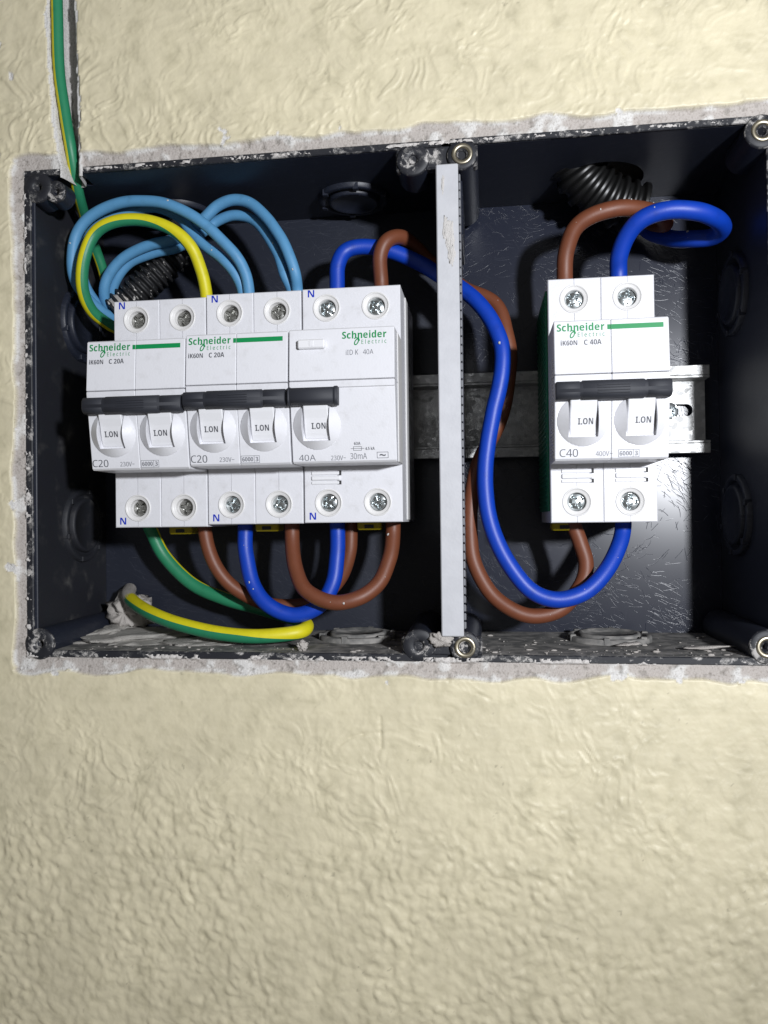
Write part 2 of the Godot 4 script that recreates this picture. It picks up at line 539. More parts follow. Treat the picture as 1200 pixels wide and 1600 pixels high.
func build_wall() -> void:
	var xs := PackedFloat32Array()
	var ys := PackedFloat32Array()
	for v in [-900.0, -600.0, -350.0, -200.0, -130.0, -100.0, -85.0, -75.0]: xs.append(v)
	var q := -68.0
	while q <= 254.0:
		xs.append(q); q += 0.5
	for v in [262.0, 275.0, 300.0, 380.0, 520.0, 800.0, 1100.0]: xs.append(v)
	for v in [-1000.0, -700.0, -480.0, -360.0, -310.0, -285.0, -270.0]: ys.append(v)
	q = -258.0
	while q <= 186.0:
		ys.append(q); q += 0.5
	for v in [196.0, 212.0, 240.0, 300.0, 420.0, 700.0, 1000.0]: ys.append(v)
	var nx := xs.size()
	var ny := ys.size()
	var hs := PackedFloat32Array(); hs.resize(nx * ny)
	var kinds := PackedByteArray(); kinds.resize(nx * ny)
	var cols := PackedColorArray(); cols.resize(nx * ny)
	for j in ny:
		for i in nx:
			var x := xs[i]
			var y := ys[j]
			var a := j * nx + i
			if x > -32.0 and x < 236.0 and y > -88.5 and y < 89.5:
				hs[a] = 1.0
				continue
			var w := wall_at(x, y)
			hs[a] = w[0]; kinds[a] = w[1]; cols[a] = w[2]
	for kind in [1, 2]:
		var at := PackedInt32Array(); at.resize(nx * ny); at.fill(-1)
		var pos := PackedVector3Array()
		var nor := PackedVector3Array()
		var col := PackedColorArray()
		var idx := PackedInt32Array()
		for j in ny - 1:
			for i in nx - 1:
				var q0 := j * nx + i
				var c := [q0, q0 + 1, q0 + nx + 1, q0 + nx]
				var least := 9
				var painted := true
				for e in c:
					least = mini(least, kinds[e])
					if kinds[e] != 1: painted = false
				if least == 0 or painted != (kind == 1): continue
				for e in c:
					if at[e] < 0:
						at[e] = pos.size()
						var ei: int = e % nx
						var ej: int = e / nx
						var i0 := maxi(ei - 1, 0); var i1 := mini(ei + 1, nx - 1)
						var j0 := maxi(ej - 1, 0); var j1 := mini(ej + 1, ny - 1)
						pos.append(Vector3(xs[ei], ys[ej], hs[e]) * MM)
						var gx := (hs[ej * nx + i1] - hs[ej * nx + i0]) / (xs[i1] - xs[i0])
						var gy := (hs[j1 * nx + ei] - hs[j0 * nx + ei]) / (ys[j1] - ys[j0])
						nor.append(Vector3(-gx, -gy, 1.0).normalized())
						var cc := cols[e]
						col.append(cc)
				idx.append_array([at[c[0]], at[c[2]], at[c[1]], at[c[0]], at[c[3]], at[c[2]]])
		var arr := []
		arr.resize(Mesh.ARRAY_MAX)
		arr[Mesh.ARRAY_VERTEX] = pos
		arr[Mesh.ARRAY_NORMAL] = nor
		arr[Mesh.ARRAY_COLOR] = col
		arr[Mesh.ARRAY_INDEX] = idx
		var me := ArrayMesh.new()
		me.add_surface_from_arrays(Mesh.PRIMITIVE_TRIANGLES, arr)
		if kind == 1:
			tag(put("wall", me, mats.wall_paint), "cream painted rough plaster wall around the open electrical boxes", "", "", "structure")
		else:
			tag(put("plaster_edge", me, mats.plaster), "bare grey plaster patched round the black boxes and the wire chase", "", "", "structure")

# ---------------------------------------------------------------- junction boxes
func wall_piece(parent: Node, called: String, lo: Vector3, hi: Vector3, m: Material, b := 0.4) -> MeshInstance3D:
	var st := begin()
	box(st, lo, hi, b)
	return put(called, done(st), m, parent)

# a flat wall (in the plane of the axis «ax») with a round hole
func knockout(parent: Node, at: Vector3, rot: Vector3, r: float, m: Material) -> void:
	var st := begin()
	lathe(st, [Vector2(r + 0.2, -0.5), Vector2(r, 1.6), Vector2(r - 0.5, 2.0), Vector2(r - 2.0, 2.0), Vector2(r - 2.4, 1.6), Vector2(r - 2.6, 0.4), Vector2(r - 4.0, 0.4)], Vector3.ZERO, 40)
	for k in 6:
		var a := TAU * (k + 0.3) / 6
		var c := V(cos(a), sin(a), 0) * (r - 1.0)
		box(st, c + V(-1.1, -1.1, 0), c + V(1.1, 1.1, 2.6), 0.2)
	var o := put("knockout", done(st), m, parent, at, rot)
	var s2 := begin()
	lathe(s2, [Vector2(r - 4.0, -0.5), Vector2(r - 4.1, 2.3), Vector2(r - 4.6, 2.9), Vector2(r - 5.6, 2.9), Vector2(r - 6.1, 2.3), Vector2(0, 2.2)], Vector3.ZERO, 36)
	put("disc", done(s2), m, o)

func screw_post(parent: Node, at: Vector3, r: float, depth: float, metal: bool, m: Material) -> void:
	var st := begin()
	lathe(st, [Vector2(r + 0.4, -depth), Vector2(r, -1.2)], Vector3.ZERO, 36)
	var o := put("screw_post", done(st), m, parent, at)
	var sf := begin()
	lathe(sf, [Vector2(r, -1.2), Vector2(r, -0.5), Vector2(r - 0.5, 0.0), Vector2(2.4, 0.0), Vector2(1.5, -0.5), Vector2(1.3, -9.0), Vector2(0, -9.0)], Vector3.ZERO, 36)
	put("post_face", done(sf), mats.rim_smeared, o)
	if metal:
		var s2 := begin()
		lathe(s2, [Vector2(3.7, -0.3), Vector2(3.7, 0.35), Vector2(3.4, 0.6), Vector2(2.5, 0.6), Vector2(2.2, 0.2), Vector2(1.9, -1.0), Vector2(1.75, -8.8)], Vector3.ZERO, 36)
		put("threaded_insert", done(s2), mats.brass, o)

func hole_plate(st: SurfaceTool, x0: float, x1: float, z0: float, z1: float, c: Vector2, r: float, y: float, th: float) -> void:
	# a horizontal plate (x, z) at height y .. y + th with a round hole
	var n := 48
	var angs := []
	for i in n: angs.append(TAU * i / n)
	for q in [Vector2(x0, z0), Vector2(x1, z0), Vector2(x1, z1), Vector2(x0, z1)]: angs.append(fposmod((q - c).angle(), TAU))
	angs.sort()
	angs.append(TAU)
	for i in angs.size() - 1:
		var a := [angs[i], angs[i + 1]]
		var inner := []
		var outer := []
		for t in a:
			var d := Vector2(cos(t), sin(t))
			var k := 1e9
			if d.x > 0.001: k = minf(k, (x1 - c.x) / d.x)
			if d.x < -0.001: k = minf(k, (x0 - c.x) / d.x)
			if d.y > 0.001: k = minf(k, (z1 - c.y) / d.y)
			if d.y < -0.001: k = minf(k, (z0 - c.y) / d.y)
			inner.append(c + d * r)
			outer.append(c + d * k)
		for e in [[y, -1.0], [y + th, 1.0]]:
			poly(st, [V(inner[0].x, e[0], inner[0].y), V(outer[0].x, e[0], outer[0].y), V(outer[1].x, e[0], outer[1].y), V(inner[1].x, e[0], inner[1].y)], V(0, e[1], 0))
		var mid: Vector2 = inner[0] - c
		poly(st, [V(inner[0].x, y, inner[0].y), V(inner[1].x, y, inner[1].y), V(inner[1].x, y + th, inner[1].y), V(inner[0].x, y + th, inner[0].y)], V(-mid.x, 0, -mid.y))

func build_boxes() -> void:
	var bl: Material = mats.box_black
	var rim: Material = mats.rim_smeared
	# ---- large box on the left: inside x -32.5 .. 122, y -89 .. 91, z -55 .. 2
	var a := thing("junction_box", "larger black plastic flush box on the left, lid off, holding three white breakers", "junction box")
	wall_piece(a, "back_panel", V(-34.5, -91, -57), V(123.4, 93, -55), bl, 0.0)
	var st := begin()
	box(st, V(-34.6, 91, -54.9), V(-19.6, 93, 0.6), 0.0)
	box(st, V(-12.4, 91, -54.9), V(-3.0, 93, 0.6), 0.0)
	box(st, V(-19.6, 91, -54.9), V(-12.4, 93, -9.0), 0.0)
	hole_plate(st, -3.0, 23.0, -54.9, 0.6, Vector2(9.5, -40), 12.0, 91, 2)
	box(st, V(23.0, 91, -54.9), V(123.4, 93, 0.6), 0.0)
	put("top_wall", done(st), bl, a)
	wall_piece(a, "bottom_wall", V(-34.6, -91, -54.9), V(123.4, -89, 0.6), mats.dusty_plastic, 0.0)
	wall_piece(a, "side_wall", V(-34.6, -88.9, -54.8), V(-32.5, 90.9, 0.6), mats.lightly_dusted, 0.0)
	# partition with slots for the rail and the crossing wires
	st = begin()
	box(st, V(121.6, 62.0, -54.8), V(123.4, 90.9, 0.6), 0.0)
	box(st, V(121.6, -88.9, -54.8), V(123.4, -24.0, 0.6), 0.0)
	box(st, V(121.6, -24.0, -38.0), V(123.4, 40.0, 0.6), 0.0)
	box(st, V(121.6, 40.0, -14.0), V(123.4, 62.0, 0.6), 0.0)
	put("side_wall", done(st), bl, a)
	st = begin()
	box(st, V(-35.2, 91.0, 0.6), V(-20.0, 93.4, 2.0), 0.3)
	box(st, V(-12.2, 91.0, 0.6), V(123.9, 93.4, 2.0), 0.3)
	box(st, V(-35.2, -91.6, 0.6), V(123.9, -89.0, 2.0), 0.3)
	box(st, V(-35.2, -89.0, 0.6), V(-32.4, 91.0, 2.0), 0.3)
	put("rim", done(st), rim, a)
	st = begin()
	box(st, V(-34.0, -89.0, 0.2), V(-31.2, 91.0, 1.2), 0.3)
	put("rim_lip", done(st), bl, a)
	screw_post(a, V(-29.6, 86.8, 2.2), 5.8, 9, false, bl)
	screw_post(a, V(-22.6, 84.8, 2.0), 4.2, 7, false, bl)
	screw_post(a, V(-30.0, -86.7, 2.4), 5.9, 55, false, bl)
	screw_post(a, V(113.7, 87.0, 2.2), 5.9, 14, false, bl)
	screw_post(a, V(113.8, -86.0, 2.2), 5.9, 50, false, bl)
	knockout(a, V(86, 91, -36), V(PI / 2, 0, 0), 14.5, bl)
	knockout(a, V(86, -89, -34), V(-PI / 2, 0, 0), 15.5, mats.dusty_plastic)
	knockout(a, V(-32.5, -42, -34), V(0, PI / 2, 0), 15.5, mats.lightly_dusted)
	knockout(a, V(-32.5, 43, -34), V(0, PI / 2, 0), 15.5, bl)
	st = begin()
	lathe(st, [Vector2(14.5, -1), Vector2(14.4, 1.8), Vector2(13.6, 2.1), Vector2(12.4, 1.8), Vector2(12.2, -2)], Vector3.ZERO, 40)
	put("opening_collar", done(st), bl, a, V(9.5, 91, -40), V(PI / 2, 0, 0))
	# ---- smaller box on the right: inside x 129.6 .. 233
	var b := thing("junction_box", "smaller black plastic flush box on the right, scratched inside, holding one breaker", "junction box")
	wall_piece(b, "back_panel", V(127.8, -91, -57), V(235, 93, -55), mats.panel_black, 0.0)
	st = begin()
	hole_plate(st, 162, 208, -54.9, 0.6, Vector2(184, -36), 16.5, 91, 2)
	box(st, V(127.8, 91, -54.9), V(162, 93, 0.6), 0.0)
	box(st, V(208, 91, -54.9), V(235, 93, 0.6), 0.0)
	put("top_wall", done(st), bl, b)
	wall_piece(b, "bottom_wall", V(127.8, -91, -54.9), V(235, -89, 0.6), mats.dusty_plastic, 0.0)
	wall_piece(b, "side_wall", V(233, -88.9, -54.8), V(235, 90.9, 0.6), bl, 0.0)
	st = begin()
	box(st, V(127.8, 62.0, -54.8), V(129.6, 90.9, 0.6), 0.0)
	box(st, V(127.8, -88.9, -54.8), V(129.6, -24.0, 0.6), 0.0)
	box(st, V(127.8, -24.0, -38.0), V(129.6, 40.0, 0.6), 0.0)
	box(st, V(127.8, 40.0, -14.0), V(129.6, 62.0, 0.6), 0.0)
	put("side_wall", done(st), bl, b)
	st = begin()
	box(st, V(127.0, 91.0, 0.6), V(236, 93.4, 2.0), 0.3)
	box(st, V(127.0, -91.6, 0.6), V(236, -89.0, 2.0), 0.3)
	box(st, V(233.0, -89.0, 0.6), V(236, 91.0, 2.0), 0.3)
	put("rim", done(st), rim, b)
	screw_post(b, V(131.2, 87.3, 2.6), 5.4, 52, true, bl)
	screw_post(b, V(130.0, -86.3, 2.6), 5.4, 52, true, bl)
	screw_post(b, V(231.6, 87.8, 2.6), 5.8, 20, true, bl)
	screw_post(b, V(230.4, -85.3, 2.6), 5.8, 54, true, bl)
	knockout(b, V(185, -89, -36), V(-PI / 2, 0, 0), 16.0, mats.dusty_plastic)
	knockout(b, V(233, -41, -33), V(0, -PI / 2, 0), 15.5, bl)
	knockout(b, V(233, 43, -33), V(0, -PI / 2, 0), 15.5, bl)
	# rounded ribs that stand in the corners of the right box, by the partition
	st = begin()
	box(st, V(129.6, 62, -40), V(130.9, 82, -6), 0.4)
	put("corner_rib", done(st), bl, b)
	# webs that join the two boxes above and below
	st = begin()
	box(st, V(107.5, 83.5, -3), V(136.6, 91.5, 1.2), 0.6)
	put("joining_web", done(st), rim, b)
	st = begin()
	box(st, V(107.5, -89.5, -3), V(136, -83, 1.2), 0.6)
	put("joining_web", done(st), rim, b)

func build_core() -> void:
	var st := begin()
	box(st, V(-900, 126, -160), V(1100, 1000, -9), 0.0)
	box(st, V(-900, -1000, -160), V(1100, -92.5, -1), 0.0)
	box(st, V(-900, -92.4, -160), V(-36.5, 125.9, -1), 0.0)
	box(st, V(237.5, -92.4, -160), V(1100, 125.9, -1), 0.0)
	box(st, V(-36.4, -92.4, -160), V(237.4, 125.9, -62), 0.0)
	tag(put("masonry", done(st), mats.crumb), "masonry of the wall in which the two boxes are sunk", "", "", "structure")

func build_divider() -> void:
	var d := thing("divider_strip", "pale grey upright plastic strip covering the joint between the two boxes", "divider", V(122.0, 0, 0))
	var st := begin()
	box(st, V(0, -82.2, 1.5), V(7.7, 83.0, 5.4), 0.35)
	box(st, V(0.6, -81.5, -8), V(2.2, 82.5, 1.5), 0.2)
	put("face", done(st), mats.strip_grey, d)
	st = begin()     # toothed flange on the right-hand side
	box(st, V(5.6, -81.5, -9), V(6.6, 82.5, 1.5), 0.2)
	put("flange", done(st), mats.strip_grey, d)
	var tooth := begin()
	prism(tooth, PackedVector2Array([Vector2(-1.9, -9.5), Vector2(0.5, -9.5), Vector2(1.9, 1.0), Vector2(-0.5, 1.0)]), 0, 0.75, 0.2)
	var tm := done(tooth)
	for k in 53:
		put("tooth", tm, mats.flange_grey, d, V(7.65, -79.5 + k * 3.05, 0))
	# plaster stuck to the strip and at its ends
	var s2 := begin()
	lump(s2, V(4.6, 57, 5.3), V(1.7, 6.5, 0.24), 4, 30)
	lump(s2, V(3.4, 60, 5.3), V(1.3, 5.0, 0.25), 17, 24)
	lump(s2, V(5.2, 51, 5.3), V(1.3, 4.0, 0.28), 23, 24)
	lump(s2, V(2.4, 76, 5.3), V(0.7, 4.0, 0.2), 29, 20)
	put("plaster_smear", done(s2), mats.filler, d)

# an irregular lump
func lump(st: SurfaceTool, c: Vector3, r: Vector3, seed_: int, n := 14) -> void:
	var nz := noise(1.3, seed_, 3)
	st.set_smooth_group(2)
	var m := n / 2
	var p := func(i: int, j: int) -> Vector3:
		var th := PI * i / m
		var ph := TAU * (j % n) / n
		var d := V(sin(th) * cos(ph), sin(th) * sin(ph), cos(th))
		return c + d * r * (1.0 + 0.55 * nz.get_noise_3dv(d * 1.2) + 0.35 * nz.get_noise_3dv(d * 3.6))
	for i in m:
		for j in n:
			var a: Vector3 = p.call(i, j)
			var b: Vector3 = p.call(i + 1, j)
			var cc: Vector3 = p.call(i + 1, j + 1)
			var d: Vector3 = p.call(i, j + 1)
			if i > 0: tri(st, a, b, d, (a + b + d) / 3.0 - c)
			if i < m - 1: tri(st, b, cc, d, (b + cc + d) / 3.0 - c)
	st.set_smooth_group(-1)

# ---------------------------------------------------------------- rail
func build_rail() -> void:
	var d := thing("mounting_rail", "galvanised steel top-hat rail running behind the breakers", "rail", V(0, 1.2, 0))
	var x0 := -24.0
	var x1 := 226.4
	var st := begin()
	for s in [-1.0, 1.0]:
		# lip, web and the small return edge
		box(st, V(x0, minf(s * 13.4, s * 17.5), -44.6), V(x1, maxf(s * 13.4, s * 17.5), -43.6), 0.25)
		box(st, V(x0, minf(s * 12.4, s * 13.4), -51.4), V(x1, maxf(s * 12.4, s * 13.4), -43.7), 0.2)
	put("lips", done(st), mats.galvanised, d)
	var ba := CSGBox3D.new()
	ba.name = "slotted_base"
	ba.size = Vector3(x1 - x0, 25.4, 1.0) * MM
	ba.position = Vector3((x0 + x1) / 2, 0, -51.6) * MM
	ba.material = mats.galvanised
	for cx in [-8.0, 32.0, 72.0, 177.0, 215.2]:
		for k in [-1.0, 1.0]:
			var cy := CSGCylinder3D.new()
			cy.name = "slot_end"
			cy.operation = CSGShape3D.OPERATION_SUBTRACTION
			cy.radius = 2.5 * MM; cy.height = 4 * MM; cy.sides = 24
			cy.rotation.x = PI / 2
			cy.position = Vector3(cx + k * 4.0 - (x0 + x1) / 2, 0.6, 0) * MM
			ba.add_child(cy, true)
		var bo := CSGBox3D.new()
		bo.name = "slot_middle"
		bo.operation = CSGShape3D.OPERATION_SUBTRACTION
		bo.size = Vector3(8.0, 5.0, 4) * MM
		bo.position = Vector3(cx - (x0 + x1) / 2, 0.6, 0) * MM
		ba.add_child(bo, true)
	d.add_child(ba)
	var s := put("fixing_screw", screw_mesh(3.6), mats.screw_steel, d, V(212.6, 0.4, -51.0))
	s.rotation.z = 0.6

# ---------------------------------------------------------------- breakers
func screw_mesh(r: float) -> ArrayMesh:
	var key := "screw%.1f" % r
	if cache.has(key): return cache[key]
	var st := begin()
	var na := 48
	var nr := 14
	var hgt := func(x: float, y: float) -> float:
		var q := sqrt(x * x + y * y) / r
		var z := 0.55 * (1.0 - q * q)
		if q > 0.93: z -= (q - 0.93) * 6.0
		var slot := 1e9
		for a in [0.0, PI / 2]:
			var u: float = x * cos(a) + y * sin(a)
			var v: float = -x * sin(a) + y * cos(a)
			slot = minf(slot, maxf(absf(v) / 0.5, absf(u) / (r * 0.74)))
		for a in [PI / 4, PI * 0.75]:
			var u: float = x * cos(a) + y * sin(a)
			var v: float = -x * sin(a) + y * cos(a)
			slot = minf(slot, maxf(absf(v) / 0.2, absf(u) / (r * 0.5)) + 0.25)
		z -= 1.3 * (1.0 - smoothstep(0.85, 1.2, slot))
		return z
	var pt := func(i: int, j: int) -> Vector3:
		var q := r * i / nr
		var t := TAU * (j % na) / na
		return V(q * cos(t), q * sin(t), hgt.call(q * cos(t), q * sin(t)))
	for i in nr:
		for j in na:
			var a: Vector3 = pt.call(i, j)
			var b: Vector3 = pt.call(i + 1, j)
			var c: Vector3 = pt.call(i + 1, j + 1)
			var d: Vector3 = pt.call(i, j + 1)
			if i > 0: tri(st, a, b, d, V(0, 0, 1))
			tri(st, b, c, d, V(0, 0, 1))
	lathe(st, [Vector2(r, -6.0), Vector2(r, -0.42)], Vector3.ZERO, 48)
	cache[key] = done(st)
	return cache[key]

# flat half plate x0..x1, y0..y1 at z with the half of a round hole on its edge x = cx
func half_plate(st: SurfaceTool, cx: float, cy: float, r: float, xe: float, y0: float, y1: float, z: float) -> void:
	var s := signf(xe - cx)
	var angs := []
	var n := 18
	for i in n + 1: angs.append(-PI / 2 + PI * i / n)
	angs.append(atan2(y1 - cy, absf(xe - cx)))
	angs.append(atan2(y0 - cy, absf(xe - cx)))
	angs.sort()
	for i in angs.size() - 1:
		var q := []
		for t in [angs[i], angs[i + 1]]:
			var d := Vector2(cos(t), sin(t))
			var k := 1e9
			if d.x > 0.0001: k = minf(k, absf(xe - cx) / d.x)
			if d.y > 0.0001: k = minf(k, (y1 - cy) / d.y)
			if d.y < -0.0001: k = minf(k, (y0 - cy) / d.y)
			q.append(V(cx + s * d.x * r, cy + d.y * r, z))
			q.append(V(cx + s * d.x * k, cy + d.y * k, z))
		poly(st, [q[0], q[1], q[3], q[2]], V(0, 0, 1))

# one moulded half of a pole, seam at x = xs, outer edge at xe
func half_shell(st: SurfaceTool, xs: float, xe: float, gap: float, joined := false) -> void:
	var s := signf(xe - xs)
	var b := 0.3
	var a := xs + s * gap           # seam side
	var e := xe - s * (0.0 if joined else 0.04)          # outer side
	var ei := e - s * (0.0 if joined else b)
	var y := 42.6
	for k in [1.0, -1.0]:
		half_plate(st, a, k * 35.4, 5.0, ei, 28.0 if k > 0 else -(y - b), (y - b) if k > 0 else -28.0, 0.0)
		# end face and its bevel
		poly(st, [V(a, k * y, -b), V(e, k * y, -b), V(e, k * y, -44), V(a, k * y, -44)], V(0, k, 0))
		poly(st, [V(a, k * (y - b), 0), V(ei, k * (y - b), 0), V(e, k * y, -b), V(a, k * y, -b)], V(0, k, 1))
	poly(st, [V(a, -28, 0), V(ei, -28, 0), V(ei, 28, 0), V(a, 28, 0)], V(0, 0, 1))
	if not joined:
		poly(st, [V(e, -y, -b), V(e, y, -b), V(e, y, -44), V(e, -y, -44)], V(s, 0, 0))
		poly(st, [V(ei, -(y - b), 0), V(ei, y - b, 0), V(e, y, -b), V(e, -y, -b)], V(s, 0, 1))
	if gap > 0.0:
		for r in [[-y, -40.9], [-29.9, 29.9], [40.9, y]]:
			poly(st, [V(a, r[0], -0.02), V(a, r[1], -0.02), V(a, r[1], -44), V(a, r[0], -44)], V(-s, 0, 0))
	poly(st, [V(a, -y, -44), V(e, -y, -44), V(e, y, -44), V(a, y, -44)], V(0, 0, -1))

func housing_mesh(seam: bool) -> ArrayMesh:
	var key := "housing%s" % seam
	if cache.has(key): return cache[key]
	var st := begin()
	half_shell(st, 9.0, 0.0, 0.055 if seam else 0.0)
	half_shell(st, 9.0, 18.0, 0.055 if seam else 0.0, not seam)
	if not seam:
		half_shell(st, 27.0, 18.0, 0.0, true)
		half_shell(st, 27.0, 36.0, 0.0)
	cache[key] = done(st)
	return cache[key]

func collar_mesh() -> ArrayMesh:
	if cache.has("collar"): return cache.collar
	var st := begin()
	lathe(st, [Vector2(5.1, -0.05), Vector2(5.0, 0.22), Vector2(4.82, 0.34), Vector2(4.6, 0.3), Vector2(4.45, -0.05), Vector2(4.2, -0.25), Vector2(3.5, -0.3), Vector2(3.3, -0.42), Vector2(3.22, -0.7), Vector2(3.15, -9.0), Vector2(0, -9.0)], Vector3.ZERO, 44)
	cache.collar = done(st)
	return cache.collar

const NOSE_SLOPE := 4.0 / 27.4       # how far the lower cover leans back per millimetre

func lower_z(y: float) -> float:
	return 21.0 - (5.2 - y) * NOSE_SLOPE

func upper_z(y: float) -> float:
	return 21.0 - (y - 5.2) * 0.062

func label_cover(w: float) -> ArrayMesh:
	var key := "label%.0f" % w
	if cache.has(key): return cache[key]
	var st := begin()
	prism(st, PackedVector2Array([Vector2(22.9, -0.4), Vector2(22.9, upper_z(22.9) - 0.4), Vector2(22.5, upper_z(22.5)), Vector2(5.5, upper_z(5.5)), Vector2(5.3, 20.6), Vector2(5.3, -0.4)]), 0.05, w - 0.05, 0.22)
	cache[key] = done(st)
	return cache[key]

func toggle_cover(w: float, step: float) -> ArrayMesh:
	var key := "cover%.0f%.1f" % [w, step]
	if cache.has(key): return cache[key]
	var st := begin()
	var p := PackedVector2Array([Vector2(5.1, -0.4), Vector2(5.1, 20.7), Vector2(4.9, 20.95)])
	if step > 0.0:
		p.append_array([Vector2(2.9, 20.8), Vector2(2.7, lower_z(2.6) - step)])
	p.append_array([Vector2(-21.6, lower_z(-21.6) - step), Vector2(-22.2, lower_z(-22.2) - step - 0.6), Vector2(-22.2, -0.4)])
	prism(st, p, 0.05, w - 0.05, 0.22)
	cache[key] = done(st)
	return cache[key]

# domed guard with the slot that the toggle rocks in; its origin is on the lower cover at the dome's middle
func guard_mesh() -> ArrayMesh:
	if cache.has("guard"): return cache.guard
	var st := begin()
	var xs := [-4.67, -4.6, 4.6, 4.67]
	var ys := [-5.1, -5.02]
	var k := -8.9
	while k <= 8.91:
		if absf(absf(k) - 4.63) > 0.12: xs.append(k)
		ys.append(k + 0.013)
		k += 0.35
	xs.sort(); ys.sort()
	var R := 8.35
	var h := func(x: float, y: float) -> float:
		var q := sqrt(x * x + y * y) / R
		if q > 1.0: return -0.6
		var z := minf(3.5 - 0.9 * q, 6.6 * (1.0 - q)) + 0.3 * sqrt(maxf(0.0, 1.0 - q)) - 0.05
		if x > -4.64 and x < 4.64 and y > -5.06: z = -3.0
		return z
	st.set_smooth_group(-1)
	for i in xs.size() - 1:
		for j in ys.size() - 1:
			var p := []
			var low := true
			for c in [[i, j], [i + 1, j], [i + 1, j + 1], [i, j + 1]]:
				var z: float = h.call(xs[c[0]], ys[c[1]])
				if z > -0.5: low = false
				p.append(V(xs[c[0]], ys[c[1]], z))
			if low: continue
			var nn: Vector3 = (p[2] - p[0]).cross(p[3] - p[1]).normalized()
			st.set_smooth_group(1 if absf(nn.z) > 0.25 else -1)
			poly(st, p, V(0, 0, 1) if absf(nn.z) > 0.05 else nn * signf(nn.z + 0.00001))
	cache.guard = done(st)
	return cache.guard

func rotor_mesh() -> ArrayMesh:
	if cache.has("rotor"): return cache.rotor
	var st := begin()
	# local z 0 is the lower cover surface at the dome's middle
	prism(st, PackedVector2Array([Vector2(9.5, -3), Vector2(9.5, 2.3), Vector2(5.4, 1.9), Vector2(4.0, 1.6), Vector2(2.6, 1.3), Vector2(0.0, 1.1), Vector2(-2.6, 0.75), Vector2(-4.2, 0.3), Vector2(-4.85, -0.3), Vector2(-4.9, -3)]), -4.2, 4.25, 0.3)
	cache.rotor = done(st)
	return cache.rotor

func handle_profile(k: float) -> PackedVector2Array:
	return PackedVector2Array([Vector2(2.5 * k, 20.4), Vector2(2.75 * k, 22.4), Vector2(2.4 * k, 23.9), Vector2(1.3 * k, 24.6), Vector2(-1.2 * k, 24.7), Vector2(-2.5 * k, 24.2), Vector2(-3.1 * k, 23.0), Vector2(-3.1 * k, 20.6)])

func handle_mesh(x0: float, x1: float, wide: bool) -> ArrayMesh:
	var st := begin()
	if wide:
		var w := x1 - x0
		for s in [[x0, x0 + w * 0.215, 1.0], [x0 + w * 0.225, x0 + w * 0.775, 1.06], [x0 + w * 0.785, x1, 1.0]]:
			prism(st, handle_profile(s[2]), s[0], s[1], 0.3, true)
		prism(st, handle_profile(0.93), x0 + 0.5, x1 - 0.5, 0.1, true)
		for k in 4:
			box(st, V(x0 + w * 0.36, -1.7 + k * 0.85, 24.6), V(x0 + w * 0.64, -1.45 + k * 0.85, 24.98), 0.08)
	else:
		prism(st, handle_profile(1.0), x0 + 0.6, x1 - 1.4, 0.2, true)
		prism(st, handle_profile(1.08), x0, x0 + 0.8, 0.15, true)
		prism(st, handle_profile(1.1), x1 - 1.5, x1, 0.3, true)
	return done(st)

func text_mesh(s: String, bold: bool) -> TextMesh:
	var key := "text:%s:%s" % [s, bold]
	if cache.has(key): return cache[key]
	var f := SystemFont.new()
	f.font_names = PackedStringArray(["Droid Sans"])
	f.font_weight = 700 if bold else 400
	var t := TextMesh.new()
	t.text = s
	t.font = f
	t.font_size = 48
	t.pixel_size = 0.01
	t.depth = 0.04
	t.curve_step = 1.0
	cache[key] = t
	return t

# printing fitted to the rectangle x0..x1, y0..y1 of a face that passes through z with the given lean
func letter(parent: Node, called: String, s: String, x0: float, x1: float, y0: float, y1: float, z: float, lean: float, m: Material, bold := false) -> void:
	var t := text_mesh(s, bold)
	var bb := t.get_aabb()
	var o := MeshInstance3D.new()
	o.name = numbered(called, parent)
	o.mesh = t
	o.material_override = m
	var sc := Vector3((x1 - x0) / bb.size.x, (y1 - y0) / bb.size.y, 1.0) * MM
	sc.z = 0.8 * MM
	var c := bb.get_center()
	var basis_ := Basis(Vector3.RIGHT, lean) * Basis.from_scale(sc)
	o.transform = Transform3D(basis_, Vector3((x0 + x1) / 2, (y0 + y1) / 2, z + 0.02) * MM - basis_ * c)
	parent.add_child(o)

func flat(parent: Node, called: String, x0: float, x1: float, y0: float, y1: float, zf: Callable, m: Material) -> void:
	var st := begin()
	var e := 0.03
	poly(st, [V(x0, y0, zf.call(y0) + e), V(x1, y0, zf.call(y0) + e), V(x1, y1, zf.call(y1) + e), V(x0, y1, zf.call(y1) + e)], V(0, 0, 1))
	put(called, done(st), m, parent)

func frame_mark(parent: Node, called: String, x0: float, x1: float, y0: float, y1: float, zf: Callable, m: Material, w := 0.16, more: Array = []) -> void:
	var st := begin()
	var e := 0.03
	var bars := [[x0, x1, y0, y0 + w], [x0, x1, y1 - w, y1], [x0, x0 + w, y0 + w, y1 - w], [x1 - w, x1, y0 + w, y1 - w]]
	bars.append_array(more)
	for r in bars:
		poly(st, [V(r[0], r[2], zf.call(r[2]) + e), V(r[1], r[2], zf.call(r[2]) + e), V(r[1], r[3], zf.call(r[3]) + e), V(r[0], r[3], zf.call(r[3]) + e)], V(0, 0, 1))
	put(called, done(st), m, parent)

# ribbon of printing along a line of points on a face
func ribbon(st: SurfaceTool, pts: Array, w: float, zf: Callable) -> void:
	for i in pts.size() - 1:
		var a: Vector2 = pts[i]
		var b: Vector2 = pts[i + 1]
		var n := (b - a).orthogonal().normalized() * w / 2.0
		var ext := (b - a).normalized() * w * 0.12
		a -= ext; b += ext
		var q := []
		for p in [a - n, b - n, b + n, a + n]: q.append(V(p.x, p.y, zf.call(p.y) + 0.03 + 0.002 * (i % 2)))
		poly(st, q, V(0, 0, 1))

